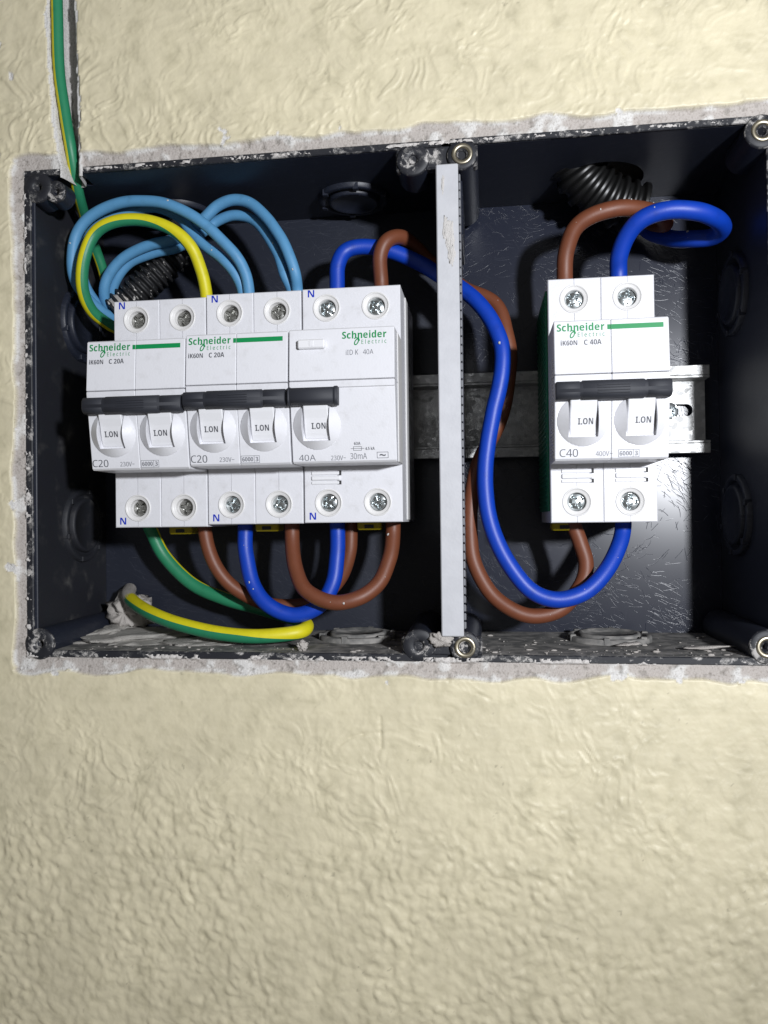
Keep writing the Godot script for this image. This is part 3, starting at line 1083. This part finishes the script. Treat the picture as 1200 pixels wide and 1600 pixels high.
# wordmark: heavy «Schneider», light spaced «Electric» and the looped sign between them
func wordmark(o: Node, x: float, y: float, w: float) -> void:
	var k := w / 15.0
	var lean := -0.062
	letter(o, "wordmark", "Schneider", x, x + 15.0 * k, y + 0.05, y + 2.62 * k, upper_z(y + 1.3), lean, mats.brand_green, true)
	letter(o, "wordmark", "E l e c t r i c", x + 6.6 * k, x + 15.0 * k, y - 1.95 * k, y - 0.42 * k, upper_z(y - 1.2), lean, mats.brand_green, false)
	var st := begin()
	var lo := []
	for i in 25:
		var a := TAU * i / 24.0
		var p := Vector2(0.52 * cos(a), 1.05 * sin(a)).rotated(-0.5)
		lo.append(Vector2(x + 4.9 * k, y - 1.15 * k) + p * k)
	ribbon(st, lo, 0.36 * k, upper_z)
	var hook := []
	for i in 9:
		var a := -0.4 + 2.3 * i / 8.0
		hook.append(Vector2(x + 4.75 * k, y - 0.75 * k) + Vector2(1.15 * cos(a), 0.95 * sin(a)).rotated(0.3) * k)
	ribbon(st, hook, 0.34 * k, upper_z)
	put("looped_sign", done(st), mats.brand_green, o)

func breaker(at: Vector3, label: String, opt: Dictionary) -> Node3D:
	var o := thing(opt.name, label, "circuit breaker", at, opt.get("group", ""))
	var white: Material = mats.white_plastic
	var rcd: bool = opt.get("rcd", false)
	for p in (1 if rcd else 2):
		put("housing", housing_mesh(not rcd), white, o, V(18.0 * p, 0, 0))
	for sx in [9.0, 27.0]:
		for sy in [35.4, -35.4]:
			put("screw_collar", collar_mesh(), mats.collar_white, o, V(sx, sy, 0))
			var s := put("terminal_screw", screw_mesh(3.1), opt.screw if sy < 0 or not opt.has("screw_top") else opt.screw_top, o, V(sx, sy, rng.randf_range(-2.1, -1.5) - opt.get("deep", 0.0)))
			s.rotation = Vector3(rng.randf_range(-0.06, 0.06), rng.randf_range(-0.06, 0.06), rng.randf() * TAU)
	var low := lower_z
	if rcd:
		put("label_cover", label_cover(36), white, o)
		put("toggle_cover", toggle_cover(36, 0.45), white, o)
		low = func(y: float) -> float: return lower_z(y) - 0.45
	else:
		for p in 2:
			put("label_cover", label_cover(18), white, o, V(18.0 * p, 0, 0))
			put("toggle_cover", toggle_cover(18, 0.0), white, o, V(18.0 * p, 0, 0))
	# toggles
	for sx in ([9.0] if rcd else [9.0, 27.0]):
		var lean := atan(NOSE_SLOPE)
		var at2 := V(sx, -9.6, low.call(-9.6))
		put("toggle_guard", guard_mesh(), white, o, at2, Vector3(lean, 0, 0))
		var t := put("toggle", rotor_mesh(), mats.toggle_white, o, at2, Vector3(lean, 0, 0))
		letter(t, "toggle_lettering", "I.ON", -2.3 + opt.get("on", -0.35), 2.5 + opt.get("on", -0.35), -1.15, 0.95, 1.12, 0.1, mats.print_grey, true)
	put("handle_bar", handle_mesh(0.2, 17.2 if rcd else 35.8, not rcd), mats.handle_black, o)
	# printing
	var ul := -0.062
	var ll := atan(NOSE_SLOPE)
	if rcd:
		wordmark(o, 18.3, 19.0, 15.0)
		letter(o, "type_lettering", "iID K", 19.6, 23.8, 13.5, 15.3, upper_z(14.4), ul, mats.print_light)
		letter(o, "rating_lettering", "40A", 25.4, 28.9, 13.5, 15.2, upper_z(14.4), ul, mats.print_light)
		letter(o, "current_lettering", "40A", 2.3, 8.1, -21.4, -19.3, low.call(-20.4), ll, mats.print_light)
		letter(o, "voltage_lettering", "230V~", 13.4, 18.6, -21.4, -19.8, low.call(-20.6), ll, mats.print_light)
		letter(o, "sensitivity_lettering", "30mA", 20.1, 25.8, -21.2, -19.1, low.call(-20.2), ll, mats.print_light)
		letter(o, "fuse_lettering", "63A", 21.5, 23.7, -16.4, -15.4, low.call(-15.9), ll, mats.print_grey, true)
		letter(o, "fuse_lettering", "4.5 kA", 25.3, 28.5, -18.2, -17.1, low.call(-17.6), ll, mats.print_grey, true)
		frame_mark(o, "fuse_symbol", 21.2, 24.1, -18.3, -16.9, low, mats.print_grey, 0.14, [[20.3, 25.0, -17.67, -17.53]])
		frame_mark(o, "wave_symbol", 29.2, 33.1, -21.0, -18.9, low, mats.print_grey, 0.16)
		letter(o, "wave_symbol", "~", 30.1, 32.2, -20.3, -19.6, low.call(-20.0), ll, mats.print_grey, true)
		var tb := begin()
		box(tb, V(3.4, 15.9, 20.0), V(12.6, 19.0, 22.2), 0.4)
		box(tb, V(7.4, 16.5, 22.1), V(8.9, 18.4, 22.35), 0.15)
		put("test_button", done(tb), mats.toggle_white, o)
	else:
		wordmark(o, 1.0, 19.3, 15.0)
		flat(o, "brand_stripe", 16.9, 17.93, 19.5, 21.1, upper_z, mats.brand_green)
		flat(o, "brand_stripe", 18.07, 34.3, 19.5, 21.1, upper_z, mats.brand_green)
		letter(o, "type_lettering", "iK60N", 0.95 + opt.get("shift", 0.0), 6.2 + opt.get("shift", 0.0), 14.7, 16.4, upper_z(15.5), ul, mats.print_grey, true)
		letter(o, "rating_lettering", opt.rating, 8.3 + opt.get("shift", 0.0), 13.8 + opt.get("shift", 0.0), 14.7, 16.4, upper_z(15.5), ul, mats.print_grey, true)
		letter(o, "current_lettering", opt.current, 0.4 + opt.get("shift", 0.0), 6.3 + opt.get("shift", 0.0), -21.1, -18.5, low.call(-19.8), ll, mats.print_grey)
		letter(o, "voltage_lettering", opt.volt, 10.7 + opt.get("shift", 0.0) * 2, 16.0 + opt.get("shift", 0.0) * 2, -21.0, -19.4, low.call(-20.2), ll, mats.print_light)
		var fx: float = opt.get("shift", 0.0) * 1.5
		frame_mark(o, "breaking_capacity_mark", 18.4 + fx, 25.0 + fx, -21.5, -19.0, low, mats.print_light, 0.15, [[23.0 + fx, 23.15 + fx, -21.35, -19.15]])
		letter(o, "breaking_capacity_mark", "6000", 18.8 + fx, 22.7 + fx, -21.0, -19.5, low.call(-20.2), ll, mats.print_light, true)
		letter(o, "breaking_capacity_mark", "3", 23.55 + fx, 24.55 + fx, -21.0, -19.5, low.call(-20.2), ll, mats.print_light, true)
	if opt.get("n", false):
		letter(o, "pole_lettering", "N", 2.1, 4.5, 39.6, 42.2, 0.0, 0.0, mats.print_blue, true)
		letter(o, "pole_lettering", "N", 1.9, 4.3, -41.5, -38.9, 0.0, 0.0, mats.print_blue, true)
	for sx in opt.get("tabs", []):
		var s := begin()
		box(s, V(sx, -25.3, -0.3), V(sx + 10.2, -23.9, 0.5), 0.2)
		box(s, V(sx, -27.3, -0.3), V(sx + 10.6, -25.6, 0.75), 0.35)
		box(s, V(sx, -28.7, -0.3), V(sx + 10.2, -27.6, 0.45), 0.2)
		put("clip_tab", done(s), mats.toggle_white, o)
		var s2 := begin()
		box(s2, V(sx + 9.6, -25.5, 0.0), V(sx + 11.0, -23.8, 0.18), 0.0)
		box(s2, V(sx + 9.6, -28.8, 0.0), V(sx + 11.0, -27.4, 0.18), 0.0)
		put("clip_recess", done(s2), mats.well_dark, o)
	# yellow rail clip under the housing
	var cx: float = opt.clip
	var c := begin()
	box(c, V(cx - 4.6, -45.6, -27), V(cx + 4.6, -42.4, -18), 0.5)
	put("rail_clip", done(c), mats.clip_yellow, o)
	var c2 := begin()
	box(c2, V(cx - 1.8, -45.0, -18.2), V(cx + 1.8, -43.6, -17.8), 0.1)
	put("rail_clip_slot", done(c2), mats.well_dark, o)
	if rcd:
		var s := begin()
		box(s, V(35.9, -42.0, -42), V(36.5, 42.0, -14), 0.3)
		box(s, V(35.9, -22, 0.2), V(36.25, 22.5, 12), 0.2)
		put("side_plate", done(s), mats.collar_white, o)
	if opt.get("green_side", false):
		var s := begin()
		box(s, V(-0.7, -38.5, -43), V(0.1, 39.5, -3.0), 0.2)
		for k in 40:
			box(s, V(-1.0, -37 + k * 1.9, -42), V(-0.6, -36.2 + k * 1.9, -5), 0.1)
		put("side_cover", done(s), mats.side_green, o)
		var s2 := begin()
		for k in 30:
			box(s2, V(-0.35, -21.0 + k * 1.1, 3.0), V(0.1, -20.4 + k * 1.1, 16.0), 0.1)
		var vent := put("side_vents", done(s2), mats.toggle_white, o)
		vent.set_meta("kind", "stuff")
	return o

# ---------------------------------------------------------------- wires
func wire(called: String, label: String, pts: Array, r: float, m: Material) -> void:
	var p := path(pts, 1.0)
	var nz := noise(0.035, called.hash() % 1000 + int(pts[0].x), 2)
	for i in p.size():
		p[i] += V(nz.get_noise_1d(i), nz.get_noise_1d(i + 400.0), 0) * 0.45
	var st := begin()
	tube(st, p, even(p.size(), r), 20, 0, 20)
	var o := tag(put(called, done(st), m), label, "wire", "single wires inside the boxes")
	var sp := begin()
	for k in 4:
		var i := rng.randi_range(8, p.size() - 9)
		var t := (p[i + 1] - p[i - 1]).normalized()
		var d := (V(rng.randf_range(-0.8, 0.8), rng.randf_range(-0.2, 1.0), 1.0))
		d = (d - t * d.dot(t)).normalized()
		var q := 0.14 + 0.42 * pow(rng.randf(), 3.0)
		lump(sp, p[i] + d * (r - 0.05), V(q, q * rng.randf_range(0.8, 1.8), q * 0.6), k + i, 6)
	tag(put("plaster_specks", done(sp), mats.filler, o), "", "", "", "stuff")

func earth_wire(label: String, pts: Array, r: float, from: int, count: int, twist: float, t0: float, dusty := false) -> void:
	var t := thing("earth_wire", label, "wire", Vector3.ZERO, "green and yellow earth wires")
	var p := path(pts, 1.0)
	for e in [["green_insulation", mats.wire_green, from, from + count], ["yellow_stripe", mats.wire_yellow, from + count, from + 24]]:
		var st := begin()
		tube(st, p, even(p.size(), r), 24, e[2], e[3], V(0, 0, 1), twist, true, t0)
		put(e[0], done(st), e[1], t)
	if dusty:
		var st := begin()
		var tail := p.slice(int(p.size() * 0.86))
		var rr := PackedFloat32Array()
		for i in tail.size(): rr.append(r + 0.16 * smoothstep(0.0, 0.5, float(i) / tail.size()) - 0.05)
		tube(st, tail, rr, 20, 0, 20)
		put("plaster_coat", done(st), mats.crumb, t)

func conduit(label: String, pts: Array, r: float, pitch: float, m: Material) -> void:
	var p := path(pts, 0.32)
	var rad := PackedFloat32Array()
	var s := 0.0
	for i in p.size():
		if i: s += p[i].distance_to(p[i - 1])
		var c := cos(TAU * s / pitch)
		rad.append(r + 0.85 * clampf(c * 1.7, -1.0, 1.0))
	var st := begin()
	tube(st, p, rad, 36, 0, 36, V(0, 0, 1), 0.0, false)
	var inner := PackedFloat32Array()
	for i in p.size(): inner.append(rad[i] - 1.0)
	tube(st, p, inner, 36, 0, 36, V(0, 0, 1), 0.0, false)
	tag(put("conduit", done(st), m), label, "conduit")

func build_wires() -> void:
	earth_wire("green and yellow earth wire dropping from the chase in the wall into the left box", [V(-21.3, 192, 2.0), V(-21.3, 172.3, 2.0), V(-21.1, 152.7, 2.0), V(-20.8, 131.0, 1.5), V(-18.9, 115.2, 1.0), V(-17.3, 101.1, -0.5), V(-19.0, 89.7, -8.0), V(-23.5, 84.1, -22.0), V(-25.8, 76.6, -34.0), V(-25.5, 69.0, -40.0), V(-26.3, 61.1, -46.0)], 2.15, 8, 18, -0.35, 0.0)
	earth_wire("yellow and green earth wire looping up and over to the leftmost breaker's top", [V(29.0, 41.7, -20.0), V(28.5, 50.6, -20.0), V(27.3, 58.5, -18.0), V(24.7, 66.7, -14.0), V(17.7, 73.1, -12.0), V(6.9, 76.9, -11.0), V(-4.5, 76.7, -10.0), V(-13.0, 72.5, -10.0), V(-17.6, 62.6, -10.0), V(-19.9, 52.3, -13.0), V(-19.4, 45.0, -19.0), V(-16.1, 41.1, -27.0), V(-12.1, 38.3, -36.0), V(-8.3, 28.6, -43.0)], 2.4, 9, 11, 1.05, 0.12)
	earth_wire("thick yellow and green earth wire curving along the bottom of the left box", [V(-3.7, -35.5, -30.0), V(-0.8, -44.3, -32.0), V(4.4, -55.7, -34.0), V(16.1, -67.0, -34.0), V(30.2, -73.0, -33.0), V(44.1, -76.5, -32.0), V(55.4, -79.2, -30.0), V(64.5, -81.0, -25.0), V(68.5, -82.4, -18.0), V(65.6, -83.8, -12.0), V(51.0, -84.8, -9.0), V(35.5, -83.8, -10.0), V(19.0, -80.9, -13.0), V(6.3, -77.8, -18.0), V(-5.1, -74.8, -27.0), V(-14.1, -72.2, -38.0), V(-20, -71, -52)], 2.75, -5, 10, 2.65, 0.36, true)
	var lb: Material = mats.wire_light_blue
	wire("light_blue_wire", "light blue wire making the big outer loop left of the yellow one", [V(46.1, 40.9, -20.0), V(45.9, 49.8, -20.0), V(45.3, 56.8, -18.0), V(42.5, 62.7, -15.0), V(35.6, 69.8, -14.0), V(27.0, 77.4, -13.0), V(17.4, 82.6, -13.0), V(6.9, 85.7, -14.0), V(-4.2, 86.3, -15.0), V(-15.6, 83.1, -16.0), V(-23.8, 76.5, -17.0), V(-26.9, 67.2, -18.0), V(-26.8, 57.9, -20.0), V(-24.5, 52.1, -26.0), V(-21.2, 48.3, -33.0), V(-17.4, 45.2, -41.0), V(-13.0, 35.3, -47.0)], 2.2, lb)
	wire("light_blue_wire", "light blue wire running just beneath the big outer light blue loop", [V(43.1, 41.5, -22.0), V(43.2, 50.5, -22.0), V(41.0, 56.9, -20.0), V(36.1, 62.4, -19.0), V(27.7, 68.9, -20.0), V(21.7, 75.7, -21.0), V(16.7, 81.7, -21.0), V(4.7, 86.6, -22.0), V(-15.1, 82.7, -23.0), V(-25.5, 71.8, -24.0), V(-26.7, 59.5, -27.0), V(-24.8, 52.0, -34.0), V(-21.8, 47.7, -41.0), V(-18.0, 35.7, -48.0)], 2.1, lb)
	wire("light_blue_wire", "upper light blue wire of the pair arching into the second breaker's right pole", [V(66.0, 39.9, -20.0), V(65.8, 48.8, -20.0), V(65.6, 55.0, -16.0), V(62.2, 64.8, -15.0), V(55.4, 76.0, -17.0), V(48.4, 83.5, -19.0), V(41.0, 86.4, -20.0), V(33.8, 85.0, -21.0), V(27.0, 80.2, -22.0), V(19.6, 76.8, -25.0), V(11.4, 74.4, -27.0), V(1.8, 73.5, -28.0), V(-8.5, 70.4, -29.0), V(-16.6, 63.9, -30.0), V(-20.6, 56.7, -32.0), V(-21.1, 50.2, -38.0), V(-18.4, 43.7, -46.0)], 2.2, lb)
	wire("light_blue_wire", "lower light blue wire of the pair arching into the second breaker's right pole", [V(63.2, 40.9, -23.0), V(63.0, 49.5, -22.0), V(60.3, 55.9, -20.0), V(57.5, 64.7, -21.0), V(52.3, 74.1, -23.0), V(46.0, 80.2, -25.0), V(38.2, 82.9, -26.0), V(31.1, 81.4, -27.0), V(26.2, 78.2, -27.0), V(19.4, 75.4, -29.0), V(11.6, 72.6, -31.0), V(1.4, 71.4, -32.0), V(-9.0, 68.5, -33.0), V(-16.1, 62.2, -34.0), V(-20.0, 55.3, -37.0), V(-20.1, 49.5, -43.0), V(-15.8, 42.1, -48.0)], 2.1, lb)
	var br: Material = mats.wire_brown
	wire("brown_wire", "brown wire from the leftmost breaker's underside passing behind the short blue one", [V(27.4, -36.1, -20.0), V(27.3, -45.0, -20.0), V(30.7, -57.2, -20.0), V(37.2, -66.7, -22.0), V(46.6, -72.8, -24.0), V(56.5, -75.3, -26.0), V(69.3, -73.6, -27.0), V(79.8, -64.7, -27.0), V(84.0, -54.5, -26.0), V(84.8, -45.6, -26.0), V(84.9, -36.8, -26.0)], 2.75, br)
	wire("brown_wire", "short brown U of wire linking the second breaker to the third underneath", [V(62.6, -36.5, -20.0), V(62.7, -47.8, -19.0), V(64.9, -58.7, -14.0), V(70.5, -67.3, -9.0), V(81.1, -71.9, -7.0), V(90.6, -70.3, -8.0), V(97.8, -64.7, -12.0), V(101.7, -55.4, -16.0), V(102.4, -45.7, -20.0), V(102.2, -37.1, -20.0)], 2.9, br)
	wire("brown_wire", "brown wire curving from the right breaker's top towards the conduit", [V(168.8, 38.8, -20.0), V(168.5, 49.6, -20.0), V(168.7, 58.1, -18.0), V(171.4, 65.1, -15.0), V(177.6, 68.9, -13.0), V(186.7, 70.7, -13.0), V(196.5, 71.4, -17.0), V(204.4, 72.0, -25.0), V(207.8, 71.0, -32.0), V(205.1, 73.9, -39.0), V(199.9, 79.0, -42.0), V(192.3, 84.3, -39.0)], 3.0, br)
	wire("brown_wire", "long brown wire from the third breaker's top behind the divider to the right breaker's underside", [V(98.9, 40.9, -20.0), V(98.8, 50.8, -20.0), V(99.1, 59.7, -17.0), V(101.8, 65.5, -17.0), V(106.4, 68.1, -21.0), V(111.4, 66.8, -28.0), V(116.1, 62.6, -32.0), V(122.9, 56.1, -33.0), V(131.1, 48.6, -28.0), V(142.4, 41.0, -24.0), V(146.4, 29.2, -20.0), V(147.4, 19.0, -19.0), V(146.0, 6.8, -19.0), V(143.0, -5.4, -20.0), V(136.4, -18.2, -19.0), V(132.9, -30.3, -18.0), V(131.9, -43.5, -17.0), V(133.6, -57.9, -16.0), V(138.9, -68.6, -15.0), V(147.0, -74.9, -14.0), V(156.2, -77.2, -14.0), V(165.6, -74.4, -15.0), V(172.3, -66.4, -17.0), V(174.3, -58.3, -19.0), V(172.7, -50.7, -20.0), V(169.8, -42.8, -20.0), V(169.6, -36.8, -20.0)], 2.85, br)
	var bl: Material = mats.wire_blue
	wire("blue_wire", "short deep blue U of wire linking the second breaker to the third underneath", [V(44.2, -36.3, -20.0), V(43.9, -45.1, -20.0), V(44.4, -55.2, -19.0), V(47.5, -66.3, -17.0), V(54.4, -73.8, -15.0), V(64.4, -77.5, -15.0), V(73.8, -74.2, -15.0), V(78.9, -65.8, -16.0), V(80.6, -55.3, -18.0), V(80.8, -45.5, -20.0), V(80.9, -36.8, -20.0)], 3.0, bl)
	wire("blue_wire", "deep blue wire looping from the right breaker's top to the conduit", [V(187.9, 37.8, -20.0), V(188.0, 48.6, -20.0), V(187.8, 54.7, -17.0), V(190.0, 60.7, -13.0), V(194.8, 64.9, -9.0), V(203.2, 66.5, -7.0), V(213.1, 65.8, -8.0), V(221.0, 64.6, -13.0), V(225.1, 63.9, -21.0), V(223.5, 63.7, -28.0), V(217.1, 64.8, -32.0), V(210.6, 67.6, -38.5), V(203.2, 74.5, -45.0), V(196.5, 81.9, -39.0)], 3.2, bl)
	wire("blue_wire", "long deep blue wire from the third breaker's top passing behind the divider strip", [V(81.6, 41.7, -20.0), V(81.7, 51.7, -20.0), V(82.0, 58.7, -20.0), V(84.9, 63.9, -21.0), V(92.4, 65.6, -22.0), V(102.3, 63.8, -23.0), V(112.2, 59.1, -24.0), V(122.1, 52.8, -24.0), V(131.9, 44.7, -20.0), V(139.5, 35.0, -16.0), V(144.0, 23.8, -13.0), V(144.3, 12.9, -12.0), V(141.4, -1.2, -12.0), V(138.4, -15.3, -12.0), V(137.7, -29.5, -11.0), V(139.9, -43.6, -10.0), V(145.9, -57.6, -9.0), V(153.7, -67.3, -9.0), V(162.8, -70.8, -9.0), V(172.4, -68.1, -10.0), V(180.3, -61.4, -13.0), V(185.8, -52.3, -17.0), V(188.0, -45.4, -20.0), V(188.2, -37.1, -20.0)], 3.0, bl)
	conduit("ribbed black conduit splashed with white paint, behind the light blue wires in the left box", [V(11.0, 96, -44.0), V(10.9, 83.1, -44.0), V(6.5, 73.6, -42.0), V(-2.8, 64.4, -40.5), V(-10.2, 57.0, -39.0), V(-18.9, 49.5, -38.0)], 6.0, 2.9, mats.tube_splashed)
	conduit("wide ribbed black conduit entering through the top of the right box", [V(168.6, 108.3, -27.0), V(175.5, 92.7, -31.0), V(184.1, 85.0, -34.0), V(192.8, 81.2, -36.0), V(199.9, 79.1, -37.0)], 9.2, 4.6, mats.tube_black)

# ---------------------------------------------------------------- debris
func build_debris() -> void:
	var places := [
		[V(-16, -80, -44), V(9, 8, 8), "lumpy plaster heap where the thick earth wire enters at the lower left", 5],
		[V(121.8, -83.5, 2.5), V(4.0, 2.6, 2.2), "crumbly plaster lump at the foot of the divider strip", 9],
		[V(70.5, -87.4, -3), V(1.9, 1.9, 1.9), "small round plaster pebble beside the thick earth wire's bend", 12]]
	for q in places:
		var st := begin()
		lump(st, q[0], q[1], q[3], 28)
		tag(put("plaster_lump", done(st), mats.crumb), q[2], "plaster")
	var dh := begin()
	lump(dh, V(-8, -89.2, -33), V(26, 2.6, 21), 41, 40)
	lump(dh, V(-22, -88.6, -38), V(11, 4.0, 15), 43, 30)
	lump(dh, V(24, -89.2, -20), V(16, 1.3, 10), 47, 30)
	tag(put("plaster_dust", done(dh), mats.dust_grey), "heap of fine grey plaster dust in the lower left corner of the left box", "debris", "", "stuff")
	for q in [[V(12.5, 82.2, -31), V(4.2, 4.6, 0.5), -0.6, "jagged white plaster flake under the light blue wires at the top of the left box"], [V(-15.5, 52.5, -33), V(4.2, 2.6, 0.6), 0.2, "small white plaster flake beside the top corner of the leftmost breaker"], [V(189, -87.6, -16), V(4.6, 0.5, 2.4), 0.1, "pale plaster flake lying on the floor of the right box near its raised disc"], [V(214, -87.5, -10), V(7.5, 0.5, 2.2), 0.05, "long pale plaster flake on the right box floor near the bottom right screw post"]]:
		var st := begin()
		lump(st, Vector3.ZERO, q[1], int(q[0].x) + 60, 14)
		var o := put("plaster_flake", done(st), mats.crumb, self, q[0], Vector3(0, 0, q[2]))
		tag(o, q[3], "plaster")
	# loose crumbs on the two floors
	var st := begin()
	for i in 300:
		var left := rng.randf() < 0.5
		var x := rng.randf_range(-25, 112) if left else rng.randf_range(134, 226)
		var z := -rng.randf_range(0.5, 50) * rng.randf()
		var r := 0.12 + 0.75 * pow(rng.randf(), 5.0)
		lump(st, V(x, -89.0 + r * 0.3, z), V(r * rng.randf_range(0.7, 2.2), r * rng.randf_range(0.3, 0.8), r * rng.randf_range(0.7, 1.5)), i, 6)
	tag(put("plaster_crumbs", done(st), mats.crumb), "loose plaster crumbs scattered over the floors of both boxes", "debris", "", "stuff")

func _ready() -> void:
	rng.seed = 7
	# ---- camera
	var cam := Camera3D.new()
	cam.name = "camera"
	cam.fov = rad_to_deg(2.0 * atan(800.0 / 1199.3))
	cam.near = 0.01
	cam.far = 20.0
	cam.position = Vector3(137.16, -41.4, 273.3) * MM
	cam.basis = Basis(Vector3.UP, deg_to_rad(7.417)) * Basis(Vector3.RIGHT, deg_to_rad(0.606)) * Basis(Vector3.BACK, deg_to_rad(-0.676))
	add_child(cam)
	cam.current = true
	# ---- dim room light and the work torch held right of the camera
	var we := WorldEnvironment.new()
	we.name = "environment"
	var env := Environment.new()
	env.background_mode = Environment.BG_COLOR
	env.background_color = lin(0.125, 0.122, 0.118)
	env.tonemap_mode = Environment.TONE_MAPPER_LINEAR
	env.tonemap_exposure = 1.0
	env.sdfgi_enabled = true; env.ssao_enabled = true; env.ssil_enabled = true
	we.environment = env
	add_child(we)
	var torch := SpotLight3D.new()
	torch.name = "torch_light"
	torch.position = Vector3(330, 25, 420) * MM
	add_child(torch)
	torch.look_at(Vector3(60, 50, 0) * MM)
	torch.spot_angle = 58.0
	torch.spot_angle_attenuation = 1.0
	torch.spot_range = 3.0
	torch.light_color = Color(0.97, 0.98, 1.0)
	torch.light_energy = 0.295
	torch.light_size = 0.014
	torch.shadow_enabled = true
	make_materials()
	build_wall()
	build_boxes()
	build_core()
	build_divider()
	build_rail()
	var grp := "white two-pole breakers on the rail"
	breaker(V(-0.345, -0.43, 0), "leftmost white two-pole breaker rated C20, beside the left wall of its box", {"name": "circuit_breaker", "rating": "C 20A", "current": "C20", "volt": "230V~", "n": true, "screw": mats.screw_dull, "clip": 18.0, "deep": 0.9, "group": grp})
	breaker(V(35.944, 0.349, 0), "white two-pole breaker rated C20, second from the left between two others", {"name": "circuit_breaker", "rating": "C 20A", "current": "C20", "volt": "230V~", "n": true, "screw": mats.screw_steel, "screw_top": mats.screw_dull, "clip": 17.0, "deep": 0.7, "group": grp})
	breaker(V(72.401, 0.527, 0), "white 40A residual current breaker with test button, left of the divider strip", {"name": "residual_current_breaker", "rcd": true, "n": true, "screw": mats.screw_steel, "clip": 21.0, "tabs": [2.8], "on": 0.7, "group": grp})
	breaker(V(160.331, -0.447, 0), "white two-pole breaker rated C40, alone in the right box", {"name": "circuit_breaker", "rating": "C 40A", "current": "C40", "volt": "400V~", "screw": mats.screw_steel, "clip": 6.5, "tabs": [3.8, 22.0], "shift": 1.2, "on": 0.6, "green_side": true, "group": grp})
	build_wires()
	build_debris()
